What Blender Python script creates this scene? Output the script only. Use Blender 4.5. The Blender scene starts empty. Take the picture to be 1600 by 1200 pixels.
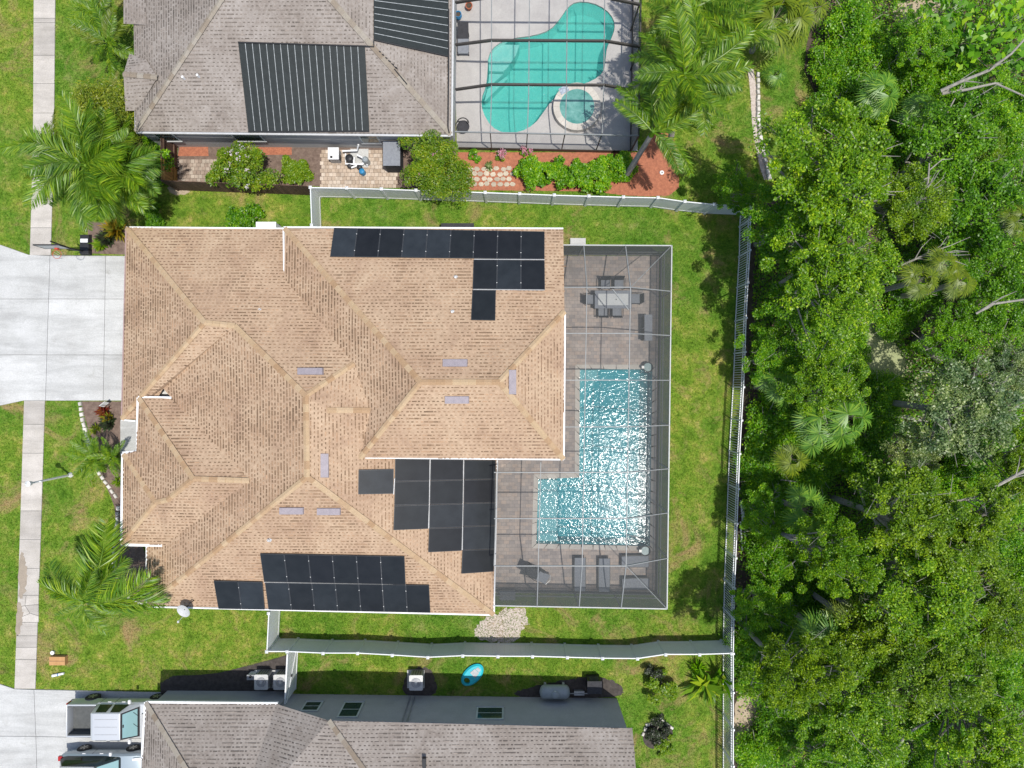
import bpy, math, random
import numpy as np
from mathutils import Vector, Matrix
from mathutils.geometry import tessellate_polygon

random.seed(7)
NP = np.random.default_rng(11)
S = bpy.context.scene
COL = S.collection

# ------------------------------------------------------------------ camera, sky, sun, exposure
H, F = 37.0, 1050.0            # drone height (m) and focal length in photograph pixels (1600 wide)
cam_d = bpy.data.cameras.new('camera'); cam = bpy.data.objects.new('camera', cam_d); COL.objects.link(cam)
cam.location = (0, 0, H); cam.rotation_euler = (0, 0, 0)
cam_d.sensor_width = 36.0; cam_d.lens = F / 1600 * 36.0; cam_d.clip_start = 0.5; cam_d.clip_end = 2000
S.camera = cam
SUN = Vector((0.215, -0.16, 1.0)).normalized()
w = bpy.data.worlds.new('World'); S.world = w; w.use_nodes = True
wn = w.node_tree.nodes; wn.clear()
sky = wn.new('ShaderNodeTexSky'); sky.sky_type = 'NISHITA'; sky.sun_disc = False
sky.sun_elevation = math.asin(SUN.z); sky.sun_rotation = math.atan2(SUN.x, SUN.y)
sky.air_density = 1.0; sky.dust_density = 1.5; sky.ozone_density = 1.0
bg = wn.new('ShaderNodeBackground'); bg.inputs[1].default_value = 0.15
wo = wn.new('ShaderNodeOutputWorld')
w.node_tree.links.new(sky.outputs[0], bg.inputs[0]); w.node_tree.links.new(bg.outputs[0], wo.inputs[0])
sl = bpy.data.lights.new('sun', 'SUN'); sl.energy = 4.1; sl.angle = math.radians(0.55); sl.color = (1.0, 0.965, 0.90)
so = bpy.data.objects.new('sun', sl); COL.objects.link(so); so.location = (0, 0, 60)
so.rotation_euler = SUN.to_track_quat('Z', 'Y').to_euler()
S.view_settings.view_transform = 'Standard'; S.view_settings.look = 'None'
S.view_settings.exposure = 0.15; S.view_settings.gamma = 1.0; S.view_settings.use_curve_mapping = False
S.cycles.max_bounces = 8; S.cycles.transparent_max_bounces = 16; S.cycles.diffuse_bounces = 3
S.cycles.use_denoising = True; S.cycles.denoiser = 'OPENIMAGEDENOISE'; S.cycles.denoising_input_passes = 'RGB_ALBEDO_NORMAL'; S.cycles.sample_clamp_indirect = 6.0

def U(px, py, z=0.0):
    """photograph pixel of a point known to stand at height z -> its place in the world"""
    return Vector(((px - 800) * (H - z) / F, (600 - py) * (H - z) / F, z))
def U3(t): return U(*t)

# ------------------------------------------------------------------ materials
def new_mat(name):
    m = bpy.data.materials.new(name); m.use_nodes = True
    nt = m.node_tree; nt.nodes.clear()
    out = nt.nodes.new('ShaderNodeOutputMaterial')
    return m, nt, out
def N(nt, t, **kw):
    n = nt.nodes.new(t)
    for k, v in kw.items(): setattr(n, k, v)
    return n
def ramp(nt, stops, fac, interp='LINEAR'):
    r = N(nt, 'ShaderNodeValToRGB'); r.color_ramp.interpolation = interp
    e = r.color_ramp.elements
    while len(e) > 1: e.remove(e[0])
    e[0].position = stops[0][0]; e[0].color = (*stops[0][1], 1)
    for p, c in stops[1:]:
        x = e.new(p); x.color = (*c, 1)
    nt.links.new(fac, r.inputs[0])
    return r.outputs[0]
def coord(nt, world):
    if world: return N(nt, 'ShaderNodeNewGeometry').outputs['Position']
    return N(nt, 'ShaderNodeTexCoord').outputs['Object']
def noise(nt, co, scale, detail=4, rough=0.6, dist=0.0):
    n = N(nt, 'ShaderNodeTexNoise'); n.inputs['Scale'].default_value = scale
    n.inputs['Detail'].default_value = detail; n.inputs['Roughness'].default_value = rough
    n.inputs['Distortion'].default_value = dist
    nt.links.new(co, n.inputs['Vector']); return n.outputs['Fac']
def mixc(nt, a, b, fac, mode='MIX'):
    m = N(nt, 'ShaderNodeMix', data_type='RGBA', blend_type=mode)
    for sock, v in ((m.inputs[6], a), (m.inputs[7], b), (m.inputs[0], fac)):
        if isinstance(v, (int, float)): sock.default_value = v
        elif isinstance(v, tuple): sock.default_value = (*v, 1)
        else: nt.links.new(v, sock)
    return m.outputs[2]
def math_n(nt, op, a, b=None, clamp=False):
    m = N(nt, 'ShaderNodeMath', operation=op); m.use_clamp = clamp
    for i, v in enumerate((a, b)):
        if v is None: continue
        if isinstance(v, (int, float)): m.inputs[i].default_value = v
        else: nt.links.new(v, m.inputs[i])
    return m.outputs[0]
def bsdf(nt, out, color, rough=0.8, metal=0.0, bump=None, bstr=0.3, bdist=0.02, spec=0.5):
    b = N(nt, 'ShaderNodeBsdfPrincipled')
    if isinstance(color, tuple): b.inputs['Base Color'].default_value = (*color, 1)
    else: nt.links.new(color, b.inputs['Base Color'])
    b.inputs['Roughness'].default_value = rough; b.inputs['Metallic'].default_value = metal
    b.inputs['Specular IOR Level'].default_value = spec
    if bump is not None:
        bn = N(nt, 'ShaderNodeBump'); bn.inputs['Strength'].default_value = bstr; bn.inputs['Distance'].default_value = bdist
        nt.links.new(bump, bn.inputs['Height']); nt.links.new(bn.outputs[0], b.inputs['Normal'])
    nt.links.new(b.outputs[0], out.inputs[0]); return b
MATS = {}
def simple(name, c1, c2=None, rough=0.8, metal=0.0, scale=3.0, bump=0.15, world=True, c3=None, fine=40.0, spec=0.3, rnd=0.0, streak=None):
    """two or three tone mottled surface with fine grain; rnd = brightness change from piece to piece"""
    m, nt, out = new_mat(name); co = coord(nt, world)
    c2 = c2 or tuple(x * 0.8 for x in c1)
    n1 = noise(nt, co, scale, 5, 0.65)
    st = [(0.32, c2), (0.66, c1)]
    if c3: st = [(0.28, c3), (0.45, c2), (0.68, c1)]
    c = ramp(nt, st, n1)
    n2 = noise(nt, co, fine, 2, 0.5)
    g = ramp(nt, [(0.3, (0.84,) * 3), (0.7, (1.1,) * 3)], n2)
    c = mixc(nt, c, g, 1.0, 'MULTIPLY')
    if streak:      # worn and stained tracks that run along x
        mp = N(nt, 'ShaderNodeMapping'); mp.inputs['Scale'].default_value = (0.22, 1.5, 1.0); nt.links.new(co, mp.inputs['Vector'])
        n5 = noise(nt, mp.outputs[0], 1.0, 5, 0.7, 0.4); n6 = noise(nt, co, 1.7, 6, 0.75, 0.8)
        c = mixc(nt, c, ramp(nt, [(0.36, (1 - streak,) * 3), (0.56, (1.04,) * 3)], n5), 1.0, 'MULTIPLY')
        c = mixc(nt, c, ramp(nt, [(0.28, (0.80, 0.79, 0.76)), (0.40, (1.0,) * 3)], n6), 1.0, 'MULTIPLY')
    if rnd:
        o = N(nt, 'ShaderNodeObjectInfo').outputs['Random']
        c = mixc(nt, c, ramp(nt, [(0, (1 - rnd,) * 3), (1, (1 + rnd,) * 3)], o), 1.0, 'MULTIPLY')
    bsdf(nt, out, c, rough, metal, n2, bump, 0.01, spec)
    MATS[name] = m; return m
def leafmat(name, stops, trans=0.46, gloss=0.022, rough=0.42, big=None, obj=0.12):
    m, nt, out = new_mat(name)
    g = N(nt, 'ShaderNodeNewGeometry')
    c = ramp(nt, stops, g.outputs['Random Per Island'])
    if big:
        n1 = noise(nt, g.outputs['Position'], big, 3, 0.6)
        c = mixc(nt, c, ramp(nt, [(0.35, (0.58, 0.7, 0.7)), (0.65, (1.28, 1.16, 0.9))], n1), 1.0, 'MULTIPLY')
    o = N(nt, 'ShaderNodeObjectInfo').outputs['Random']
    c = mixc(nt, c, ramp(nt, [(0, (1 - obj, 1 - 0.6 * obj, 1)), (1, (1 + 1.4 * obj, 1 + obj, 1 - obj))], o), 1.0, 'MULTIPLY')
    d = N(nt, 'ShaderNodeBsdfDiffuse'); nt.links.new(c, d.inputs[0])
    t = N(nt, 'ShaderNodeBsdfTranslucent')
    ct = mixc(nt, c, (1.25, 1.2, 0.5), 1.0, 'MULTIPLY'); nt.links.new(ct, t.inputs[0])
    mx = N(nt, 'ShaderNodeMixShader'); mx.inputs[0].default_value = trans
    nt.links.new(d.outputs[0], mx.inputs[1]); nt.links.new(t.outputs[0], mx.inputs[2])
    gl = N(nt, 'ShaderNodeBsdfGlossy'); gl.inputs['Roughness'].default_value = rough; gl.inputs[0].default_value = (1, 1, 1, 1)
    m2 = N(nt, 'ShaderNodeMixShader'); m2.inputs[0].default_value = gloss
    nt.links.new(mx.outputs[0], m2.inputs[1]); nt.links.new(gl.outputs[0], m2.inputs[2])
    nt.links.new(m2.outputs[0], out.inputs[0]); MATS[name] = m; return m

def lawn_color(nt, co):
    big = noise(nt, co, 0.16, 4, 0.62, 0.6)
    mid = noise(nt, co, 1.1, 5, 0.72, 0.3)
    c = ramp(nt, [(0.30, (0.072, 0.150, 0.016)), (0.45, (0.120, 0.228, 0.027)), (0.57, (0.180, 0.256, 0.045)), (0.70, (0.31, 0.31, 0.11))], mid)
    fine = noise(nt, co, 6.5, 4, 0.75, 0.4)
    c = mixc(nt, c, ramp(nt, [(0.32, (0.66, 0.72, 0.62)), (0.5, (1.0, 1.0, 1.0)), (0.68, (1.36, 1.26, 1.25))], fine), 1.0, 'MULTIPLY')
    c = mixc(nt, c, ramp(nt, [(0.36, (0.70, 0.86, 0.75)), (0.60, (1.22, 1.08, 1.0))], big), 1.0, 'MULTIPLY')
    dry = noise(nt, co, 0.42, 5, 0.7, 0.8)
    f = ramp(nt, [(0.535, (0, 0, 0)), (0.70, (0.85, 0.85, 0.85))], dry)
    return mixc(nt, c, (0.34, 0.235, 0.125), f)
def make_lawn():
    m, nt, out = new_mat('lawn'); co = coord(nt, True)
    c = lawn_color(nt, co)
    n = noise(nt, co, 22, 3, 0.7)
    c = mixc(nt, c, ramp(nt, [(0.3, (0.55, 0.55, 0.5)), (0.7, (1.15, 1.15, 1.1))], n), 1.0, 'MULTIPLY')
    bsdf(nt, out, c, 0.95, 0, n, 0.6, 0.05, 0.1); MATS['lawn'] = m
    m, nt, out = new_mat('grass_blade'); co = coord(nt, True)
    c = lawn_color(nt, co)
    g = N(nt, 'ShaderNodeNewGeometry').outputs['Random Per Island']
    c = mixc(nt, c, ramp(nt, [(0, (0.62, 0.68, 0.6)), (0.8, (1.2, 1.18, 1.1)), (1, (1.75, 1.5, 1.3))], g), 1.0, 'MULTIPLY')
    d = N(nt, 'ShaderNodeBsdfDiffuse'); nt.links.new(c, d.inputs[0])
    t = N(nt, 'ShaderNodeBsdfTranslucent'); nt.links.new(c, t.inputs[0])
    mx = N(nt, 'ShaderNodeMixShader'); mx.inputs[0].default_value = 0.3
    nt.links.new(d.outputs[0], mx.inputs[1]); nt.links.new(t.outputs[0], mx.inputs[2])
    nt.links.new(mx.outputs[0], out.inputs[0]); MATS['grass_blade'] = m
make_lawn()

simple('concrete', (0.50, 0.50, 0.488), (0.445, 0.445, 0.43), 0.9, scale=0.55, fine=25, rnd=0.06, c3=(0.40, 0.395, 0.38), streak=0.16)
simple('walk', (0.48, 0.445, 0.405), (0.385, 0.355, 0.315), 0.9, scale=0.9, fine=25, rnd=0.14, streak=0.14)
simple('joint', (0.20, 0.20, 0.19), (0.14, 0.14, 0.13), 0.95)
simple('soil', (0.10, 0.075, 0.055), (0.05, 0.038, 0.028), 0.95, scale=2.5, fine=18, bump=0.6)
simple('mulch', (0.20, 0.145, 0.115), (0.11, 0.075, 0.06), 0.95, scale=4, fine=28, bump=0.8)
simple('red_mulch', (0.42, 0.16, 0.09), (0.27, 0.10, 0.06), 0.95, scale=6, fine=30, bump=0.8)
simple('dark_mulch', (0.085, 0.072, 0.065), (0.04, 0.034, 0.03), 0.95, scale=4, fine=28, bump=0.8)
simple('gravel', (0.55, 0.48, 0.43), (0.36, 0.30, 0.26), 0.95, scale=7, fine=24, bump=0.8)
simple('sand', (0.42, 0.34, 0.25), (0.30, 0.24, 0.16), 0.95, scale=3, fine=24)
simple('stain', (0.33, 0.275, 0.215), (0.26, 0.22, 0.175), 0.9, scale=2, fine=25)
simple('algae', (0.33, 0.35, 0.17), (0.24, 0.27, 0.12), 0.6, scale=1.5, fine=12)
simple('stone', (0.62, 0.59, 0.54), (0.45, 0.42, 0.38), 0.9, scale=5, rnd=0.18)
simple('flagstone', (0.50, 0.43, 0.33), (0.36, 0.31, 0.24), 0.9, scale=4, rnd=0.15)
simple('vinyl', (0.86, 0.87, 0.87), (0.82, 0.83, 0.83), 0.45, scale=2, bump=0.02)
def vinyl_glow():
    nt = MATS['vinyl'].node_tree; out = [n for n in nt.nodes if n.type == 'OUTPUT_MATERIAL'][0]; b = [n for n in nt.nodes if n.type == 'BSDF_PRINCIPLED'][0]
    t = N(nt, 'ShaderNodeBsdfTranslucent'); t.inputs[0].default_value = (0.86, 0.88, 0.88, 1); mx = N(nt, 'ShaderNodeMixShader'); mx.inputs[0].default_value = 0.22   # thin PVC lets some light through
    nt.links.new(b.outputs[0], mx.inputs[1]); nt.links.new(t.outputs[0], mx.inputs[2]); nt.links.new(mx.outputs[0], out.inputs[0])
vinyl_glow()
simple('white_metal', (0.78, 0.78, 0.78), (0.70, 0.70, 0.70), 0.4, scale=4, bump=0.02)
simple('wall_paint', (0.42, 0.42, 0.415), (0.37, 0.37, 0.365), 0.9, scale=1.2)
simple('wall_tan', (0.50, 0.44, 0.36), (0.45, 0.39, 0.31), 0.9, scale=1.2)
simple('gutter_brown', (0.36, 0.25, 0.23), rough=0.5)
simple('soffit', (0.62, 0.60, 0.57), rough=0.8)
simple('bronze', (0.065, 0.058, 0.050), (0.045, 0.04, 0.036), 0.5, scale=4)
simple('cage_white', (0.25, 0.26, 0.26), (0.20, 0.21, 0.21), 0.45, scale=4)
simple('cage_edge', (0.42, 0.43, 0.43), (0.36, 0.37, 0.37), 0.45, scale=4)
simple('cage_grey', (0.22, 0.235, 0.235), (0.17, 0.18, 0.18), 0.5, scale=4)
simple('dark_metal', (0.03, 0.03, 0.032), (0.02, 0.02, 0.022), 0.45, scale=5)
simple('panel_frame', (0.075, 0.078, 0.082), (0.06, 0.062, 0.066), 0.4, 0.3, scale=5)
simple('grey_metal', (0.34, 0.35, 0.37), (0.27, 0.28, 0.30), 0.45, 0.3, scale=5)
simple('light_metal', (0.58, 0.58, 0.57), (0.48, 0.48, 0.47), 0.4, 0.2, scale=5)
simple('roof_vent', (0.33, 0.29, 0.31), (0.27, 0.24, 0.26), 0.6, scale=5)
simple('sling', (0.24, 0.255, 0.28), (0.19, 0.20, 0.225), 0.85, scale=8, world=False)
simple('sling_dark', (0.05, 0.05, 0.055), (0.03, 0.03, 0.035), 0.85, scale=8, world=False)
simple('table_glass', (0.50, 0.51, 0.50), (0.44, 0.45, 0.44), 0.4, scale=3, world=False)
simple('wood_dark', (0.14, 0.085, 0.06), (0.085, 0.05, 0.036), 0.85, scale=6, rnd=0.25)
simple('wood_gold', (0.42, 0.24, 0.07), (0.30, 0.16, 0.045), 0.7, scale=6, rnd=0.15)
simple('bark', (0.30, 0.27, 0.23), (0.17, 0.15, 0.125), 0.95, scale=6, fine=30, world=False, bump=0.5)
simple('pale_bark', (0.36, 0.335, 0.29), (0.22, 0.205, 0.175), 0.95, scale=6, fine=30, world=False, bump=0.4)
simple('palm_trunk', (0.36, 0.33, 0.29), (0.25, 0.225, 0.20), 0.95, scale=8, world=False, bump=0.4)
simple('rubber', (0.025, 0.025, 0.026), rough=0.8, scale=6)
simple('alloy', (0.45, 0.45, 0.44), (0.30, 0.30, 0.29), 0.35, 0.6, scale=6)
simple('bed_liner', (0.10, 0.105, 0.105), (0.07, 0.075, 0.075), 0.8, scale=6)
simple('cardboard', (0.48, 0.27, 0.12), (0.40, 0.22, 0.09), 0.85, scale=4)
simple('turquoise', (0.02, 0.46, 0.55), (0.015, 0.40, 0.50), 0.35, scale=3, spec=0.5)
simple('blue_plastic', (0.03, 0.22, 0.42), (0.02, 0.17, 0.35), 0.4)
simple('red_paint', (0.52, 0.07, 0.035), rough=0.5)
simple('terracotta', (0.45, 0.13, 0.06), rough=0.8)
simple('tank_paint', (0.30, 0.33, 0.345), (0.25, 0.28, 0.29), 0.45)
simple('window_frame', (0.56, 0.60, 0.58), rough=0.5)
simple('black_mat', (0.022, 0.028, 0.028), (0.015, 0.019, 0.019), 0.55, scale=5)
simple('mat_strip', (0.42, 0.44, 0.44), (0.22, 0.24, 0.24), 0.6, scale=6)
simple('lime_wash', (0.33, 0.40, 0.10), (0.26, 0.33, 0.07), 0.9)

def car_paint(name, c):
    m, nt, out = new_mat(name); b = bsdf(nt, out, c, 0.35, 0.2)
    b.inputs['Coat Weight'].default_value = 0.5; b.inputs['Coat Roughness'].default_value = 0.08
    MATS[name] = m
car_paint('silver_paint', (0.50, 0.515, 0.53)); car_paint('blue_grey_paint', (0.30, 0.36, 0.40))
def glass_dark(name, c, rough=0.08):
    m, nt, out = new_mat(name); bsdf(nt, out, c, rough, 0.0, spec=0.6); MATS[name] = m
glass_dark('car_glass', (0.012, 0.02, 0.018)); glass_dark('pane', (0.03, 0.055, 0.05), 0.1)
glass_dark('windshield', (0.22, 0.36, 0.37), 0.05)
glass_dark('tail_lamp', (0.35, 0.02, 0.02), 0.2)

def solar_mat():
    m, nt, out = new_mat('solar_cell'); co = coord(nt, True)
    o = N(nt, 'ShaderNodeObjectInfo').outputs['Random']
    c = ramp(nt, [(0, (0.012, 0.0125, 0.014)), (0.6, (0.015, 0.017, 0.018)), (1, (0.027, 0.032, 0.037))], o)
    n = noise(nt, co, 1.6, 3)
    c = mixc(nt, c, ramp(nt, [(0.3, (0.8,) * 3), (0.7, (1.2,) * 3)], n), 1.0, 'MULTIPLY')
    bsdf(nt, out, c, 0.28, spec=0.35); MATS['solar_cell'] = m
solar_mat()

def shingle_mats(name, tones, dash, stain=None):
    """tones: weathered blend of the field; dash: colour of the darker raised tabs"""
    m, nt, out = new_mat(name + '_field'); co = coord(nt, True)
    n = noise(nt, co, 0.5, 5, 0.68, 0.5); n2 = noise(nt, co, 6.0, 3, 0.7); n3 = noise(nt, co, 45, 2)
    c = ramp(nt, [(0.30, tones[0]), (0.5, tones[1]), (0.70, tones[2])], n)
    c = mixc(nt, c, ramp(nt, [(0.3, (0.84, 0.82, 0.80)), (0.7, (1.12, 1.12, 1.12))], n2), 1.0, 'MULTIPLY')
    if stain:
        n4 = noise(nt, co, 0.8, 6, 0.75, 1.2)
        c = mixc(nt, c, stain, ramp(nt, [(0.54, (0, 0, 0)), (0.72, (0.7,) * 3)], n4))
    bsdf(nt, out, c, 0.95, 0, n3, 0.35, 0.01, 0.15); MATS[name + '_field'] = m
    m, nt, out = new_mat(name + '_tab'); co = coord(nt, True)
    g = N(nt, 'ShaderNodeNewGeometry').outputs['Random Per Island']
    c = ramp(nt, [(0, tuple(x * 0.72 for x in dash)), (0.6, dash), (1, tuple(x * 1.5 for x in dash))], g)
    n = noise(nt, co, 0.9, 4, 0.7)
    c = mixc(nt, c, ramp(nt, [(0.35, (0.75,) * 3), (0.68, (1.3, 1.28, 1.25))], n), 1.0, 'MULTIPLY')
    bsdf(nt, out, c, 0.95, spec=0.1); MATS[name + '_tab'] = m
    m, nt, out = new_mat(name + '_cap'); co = coord(nt, True)
    o = N(nt, 'ShaderNodeObjectInfo').outputs['Random']
    c = ramp(nt, [(0, tuple(x * a for x, a in zip(tones[1], (0.86, 0.78, 0.66)))), (0.25, tuple(x * a for x, a in zip(tones[1], (0.95, 0.9, 0.8)))), (0.6, tuple(x * a for x, a in zip(tones[2], (0.96, 0.94, 0.84)))), (1, tuple(x * a for x, a in zip(tones[2], (1.0, 0.99, 0.92))))], o)
    n = noise(nt, co, 12, 3, 0.7)
    c = mixc(nt, c, ramp(nt, [(0.3, (0.86,) * 3), (0.7, (1.08,) * 3)], n), 1.0, 'MULTIPLY')
    bsdf(nt, out, c, 0.95, 0, n, 0.3, 0.01, 0.12); MATS[name + '_cap'] = m
shingle_mats('tan_shingle', ((0.335, 0.227, 0.156), (0.405, 0.288, 0.196), (0.455, 0.338, 0.233)), (0.245, 0.16, 0.102))
shingle_mats('grey_shingle', ((0.225, 0.193, 0.168), (0.275, 0.244, 0.218), (0.325, 0.294, 0.268)), (0.178, 0.153, 0.134), stain=(0.165, 0.135, 0.115))
MATS['grey_shingle_cap'].name = 'grey_shingle_cap'

def screen_mat(name, d, col):
    """woven insect mesh: threads cover the share d of it seen square on and more of it the more obliquely it is crossed"""
    m, nt, out = new_mat(name)
    g = N(nt, 'ShaderNodeNewGeometry')
    dt = N(nt, 'ShaderNodeVectorMath', operation='DOT_PRODUCT')
    nt.links.new(g.outputs['Normal'], dt.inputs[0]); nt.links.new(g.outputs['Incoming'], dt.inputs[1])
    a = math_n(nt, 'ABSOLUTE', dt.outputs['Value']); a = math_n(nt, 'MAXIMUM', a, 0.05)
    cover = math_n(nt, 'DIVIDE', d, a); cover = math_n(nt, 'MINIMUM', cover, 0.80)
    tr = N(nt, 'ShaderNodeBsdfTransparent')
    df = N(nt, 'ShaderNodeBsdfDiffuse'); df.inputs[0].default_value = (*col, 1)
    mx = N(nt, 'ShaderNodeMixShader'); nt.links.new(cover, mx.inputs[0])
    nt.links.new(tr.outputs[0], mx.inputs[1]); nt.links.new(df.outputs[0], mx.inputs[2])
    nt.links.new(mx.outputs[0], out.inputs[0]); MATS[name] = m
screen_mat('screen', 0.295, (0.105, 0.112, 0.110))
screen_mat('screen_fine', 0.06, (0.06, 0.062, 0.062))

def water_mat(name, absorb, density, wave=(2.4, 7.0), bstr=0.5, rough=0.07, body=(0.03, 0.33, 0.37), murk=0.24):
    m, nt, out = new_mat(name); co = coord(nt, True)
    n1 = noise(nt, co, wave[0], 2, 0.5, 0.6); n2 = noise(nt, co, wave[1], 3, 0.6, 0.8)
    h = math_n(nt, 'ADD', n1, math_n(nt, 'MULTIPLY', n2, 0.5))
    bn = N(nt, 'ShaderNodeBump'); bn.inputs['Strength'].default_value = bstr; bn.inputs['Distance'].default_value = 0.10
    nt.links.new(h, bn.inputs['Height'])
    gl = N(nt, 'ShaderNodeBsdfGlossy'); gl.inputs['Roughness'].default_value = rough
    nt.links.new(bn.outputs[0], gl.inputs['Normal'])
    tr = N(nt, 'ShaderNodeBsdfTransparent')
    c = ramp(nt, [(0.36, (0.80, 0.93, 0.95)), (0.62, (1, 1, 1))], n2)
    nt.links.new(c, tr.inputs[0])
    df = N(nt, 'ShaderNodeBsdfDiffuse'); df.inputs[0].default_value = (*body, 1)      # light scattered back by the water itself
    md = N(nt, 'ShaderNodeMixShader'); md.inputs[0].default_value = murk
    nt.links.new(tr.outputs[0], md.inputs[1]); nt.links.new(df.outputs[0], md.inputs[2])
    fr = N(nt, 'ShaderNodeFresnel'); fr.inputs[0].default_value = 1.33; nt.links.new(bn.outputs[0], fr.inputs['Normal'])
    mx = N(nt, 'ShaderNodeMixShader'); nt.links.new(fr.outputs[0], mx.inputs[0])
    nt.links.new(md.outputs[0], mx.inputs[1]); nt.links.new(gl.outputs[0], mx.inputs[2])
    nt.links.new(mx.outputs[0], out.inputs[0])
    va = N(nt, 'ShaderNodeVolumeAbsorption'); va.inputs[0].default_value = (*absorb, 1); va.inputs[1].default_value = density
    nt.links.new(va.outputs[0], out.inputs['Volume']); MATS[name] = m
water_mat('pool_water', (0.02, 0.79, 0.85), 1.2, (2.8, 6.5), 0.22, 0.085, (0.03, 0.35, 0.39))
water_mat('teal_water', (0.08, 0.86, 0.78), 0.42, (1.6, 6.0), 0.48, 0.10, (0.06, 0.50, 0.44), 0.3)
simple('bowl_water', (0.05, 0.16, 0.17), (0.20, 0.30, 0.31), 0.35, scale=6, spec=0.4)
simple('plaster', (0.56, 0.67, 0.68), (0.50, 0.62, 0.64), 0.8, scale=2)
simple('plaster_teal', (0.42, 0.62, 0.57), (0.38, 0.57, 0.53), 0.8, scale=2)
simple('coping', (0.56, 0.52, 0.46), (0.48, 0.44, 0.385), 0.8, scale=2, rnd=0.08)
def paver_mat(name, tones, mortar, bw, bh, scale=1.0):
    m, nt, out = new_mat(name); co = coord(nt, True)
    br = N(nt, 'ShaderNodeTexBrick'); nt.links.new(co, br.inputs['Vector'])
    br.inputs['Scale'].default_value = 1.0; br.inputs['Brick Width'].default_value = bw; br.inputs['Row Height'].default_value = bh
    br.inputs['Mortar Size'].default_value = 0.008; br.inputs['Mortar Smooth'].default_value = 0.3
    br.inputs['Color1'].default_value = (0, 0, 0, 1); br.inputs['Color2'].default_value = (1, 1, 1, 1); br.inputs['Mortar'].default_value = (0.5, 0.5, 0.5, 1)
    c = ramp(nt, [(0, tones[0]), (0.5, tones[1]), (1, tones[2])], br.outputs['Color'])
    n = noise(nt, co, 1.3, 5, 0.7)
    c = mixc(nt, c, ramp(nt, [(0.3, (0.75, 0.74, 0.74)), (0.7, (1.18, 1.17, 1.15))], n), 1.0, 'MULTIPLY')
    c = mixc(nt, c, mortar, br.outputs['Fac'])
    n2 = noise(nt, co, 30, 2)
    bsdf(nt, out, c, 0.9, 0, n2, 0.3, 0.01, 0.2); MATS[name] = m
paver_mat('lanai_paver', ((0.30, 0.265, 0.25), (0.40, 0.345, 0.31), (0.44, 0.355, 0.30)), (0.22, 0.20, 0.19), 0.30, 0.20)
simple('patio_concrete', (0.45, 0.43, 0.405), (0.37, 0.35, 0.335), 0.9, scale=0.8)

G = (0.055, 0.115, 0.012)
leafmat('leaf_oak', [(0, (0.0695, 0.1758, 0.0036)), (0.5, (0.1463, 0.3124, 0.0054)), (0.85, (0.2287, 0.4099, 0.0091)), (1, (0.4391, 0.5857, 0.032))], big=0.8)
leafmat('leaf_bright', [(0, (0.0631, 0.206, 0.0036)), (0.5, (0.1411, 0.3581, 0.0054)), (0.9, (0.2574, 0.4657, 0.0114)), (1, (0.4318, 0.609, 0.0365))], big=0.9)
leafmat('leaf_olive', [(0, (0.0748, 0.1651, 0.0034)), (0.5, (0.1565, 0.2869, 0.0054)), (0.9, (0.2585, 0.3912, 0.0105)), (1, (0.4083, 0.5736, 0.0378))], big=0.9)
leafmat('leaf_silver', [(0, (0.066, 0.1311, 0.0342)), (0.45, (0.1584, 0.2484, 0.0798)), (0.8, (0.2904, 0.3726, 0.171)), (1, (0.5544, 0.6348, 0.3876))], gloss=0.03, big=0.9)
leafmat('leaf_dark', [(0, (0.0574, 0.1729, 0.004)), (0.6, (0.1252, 0.3132, 0.0067)), (1, (0.2608, 0.4921, 0.0147))], big=0.8)
leafmat('leaf_lime', [(0, (0.099, 0.2079, 0.008)), (0.6, (0.187, 0.3234, 0.0112)), (1, (0.297, 0.3927, 0.024))], obj=0.0)
leafmat('leaf_myrtle', [(0, (0.099, 0.2038, 0.0069)), (0.6, (0.1897, 0.3261, 0.0126)), (1, (0.33, 0.3751, 0.0259))], big=1.5, obj=0.05)
leafmat('leaf_brush', [(0, (0.1344, 0.2003, 0.0101)), (0.6, (0.2452, 0.3235, 0.0173)), (1, (0.427, 0.4465, 0.0504))], big=1.2, obj=0.0)
leafmat('palm_green', [(0, (0.0699, 0.1725, 0.0095)), (0.6, (0.154, 0.2994, 0.0135)), (1, (0.3493, 0.4537, 0.0277))], gloss=0.03, obj=0.22)
leafmat('palm_yellow', [(0, (0.0936, 0.1615, 0.008)), (0.6, (0.1716, 0.2375, 0.011)), (1, (0.234, 0.304, 0.015))], obj=0.12)
leafmat('palmetto', [(0, (0.0696, 0.195, 0.018)), (0.6, (0.1313, 0.3022, 0.0252)), (1, (0.2625, 0.429, 0.0432))], gloss=0.03, obj=0.15)
leafmat('petal_pink', [(0, (0.55, 0.16, 0.26)), (1, (0.62, 0.40, 0.48))], gloss=0.03, obj=0.0)
leafmat('petal_pale', [(0, (0.66, 0.55, 0.62)), (1, (0.72, 0.66, 0.70))], gloss=0.03, obj=0.0)
leafmat('leaf_red', [(0, (0.30, 0.03, 0.02)), (0.5, (0.16, 0.045, 0.03)), (1, (0.45, 0.16, 0.03))], gloss=0.03, obj=0.0)
leafmat('leaf_plum', [(0, (0.0231, 0.0259, 0.0189)), (0.6, (0.0501, 0.0608, 0.0315)), (1, (0.0732, 0.1215, 0.0441))], gloss=0.03, obj=0.0)
leafmat('leaf_gold', [(0, (0.50, 0.30, 0.02)), (0.5, (0.34, 0.30, 0.03)), (1, (0.18, 0.24, 0.02))], gloss=0.03, obj=0.0)
leafmat('litter', [(0, (0.09, 0.06, 0.035)), (0.6, (0.18, 0.12, 0.07)), (1, (0.30, 0.21, 0.12))], trans=0.05, gloss=0.03, obj=0.0)

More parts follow.
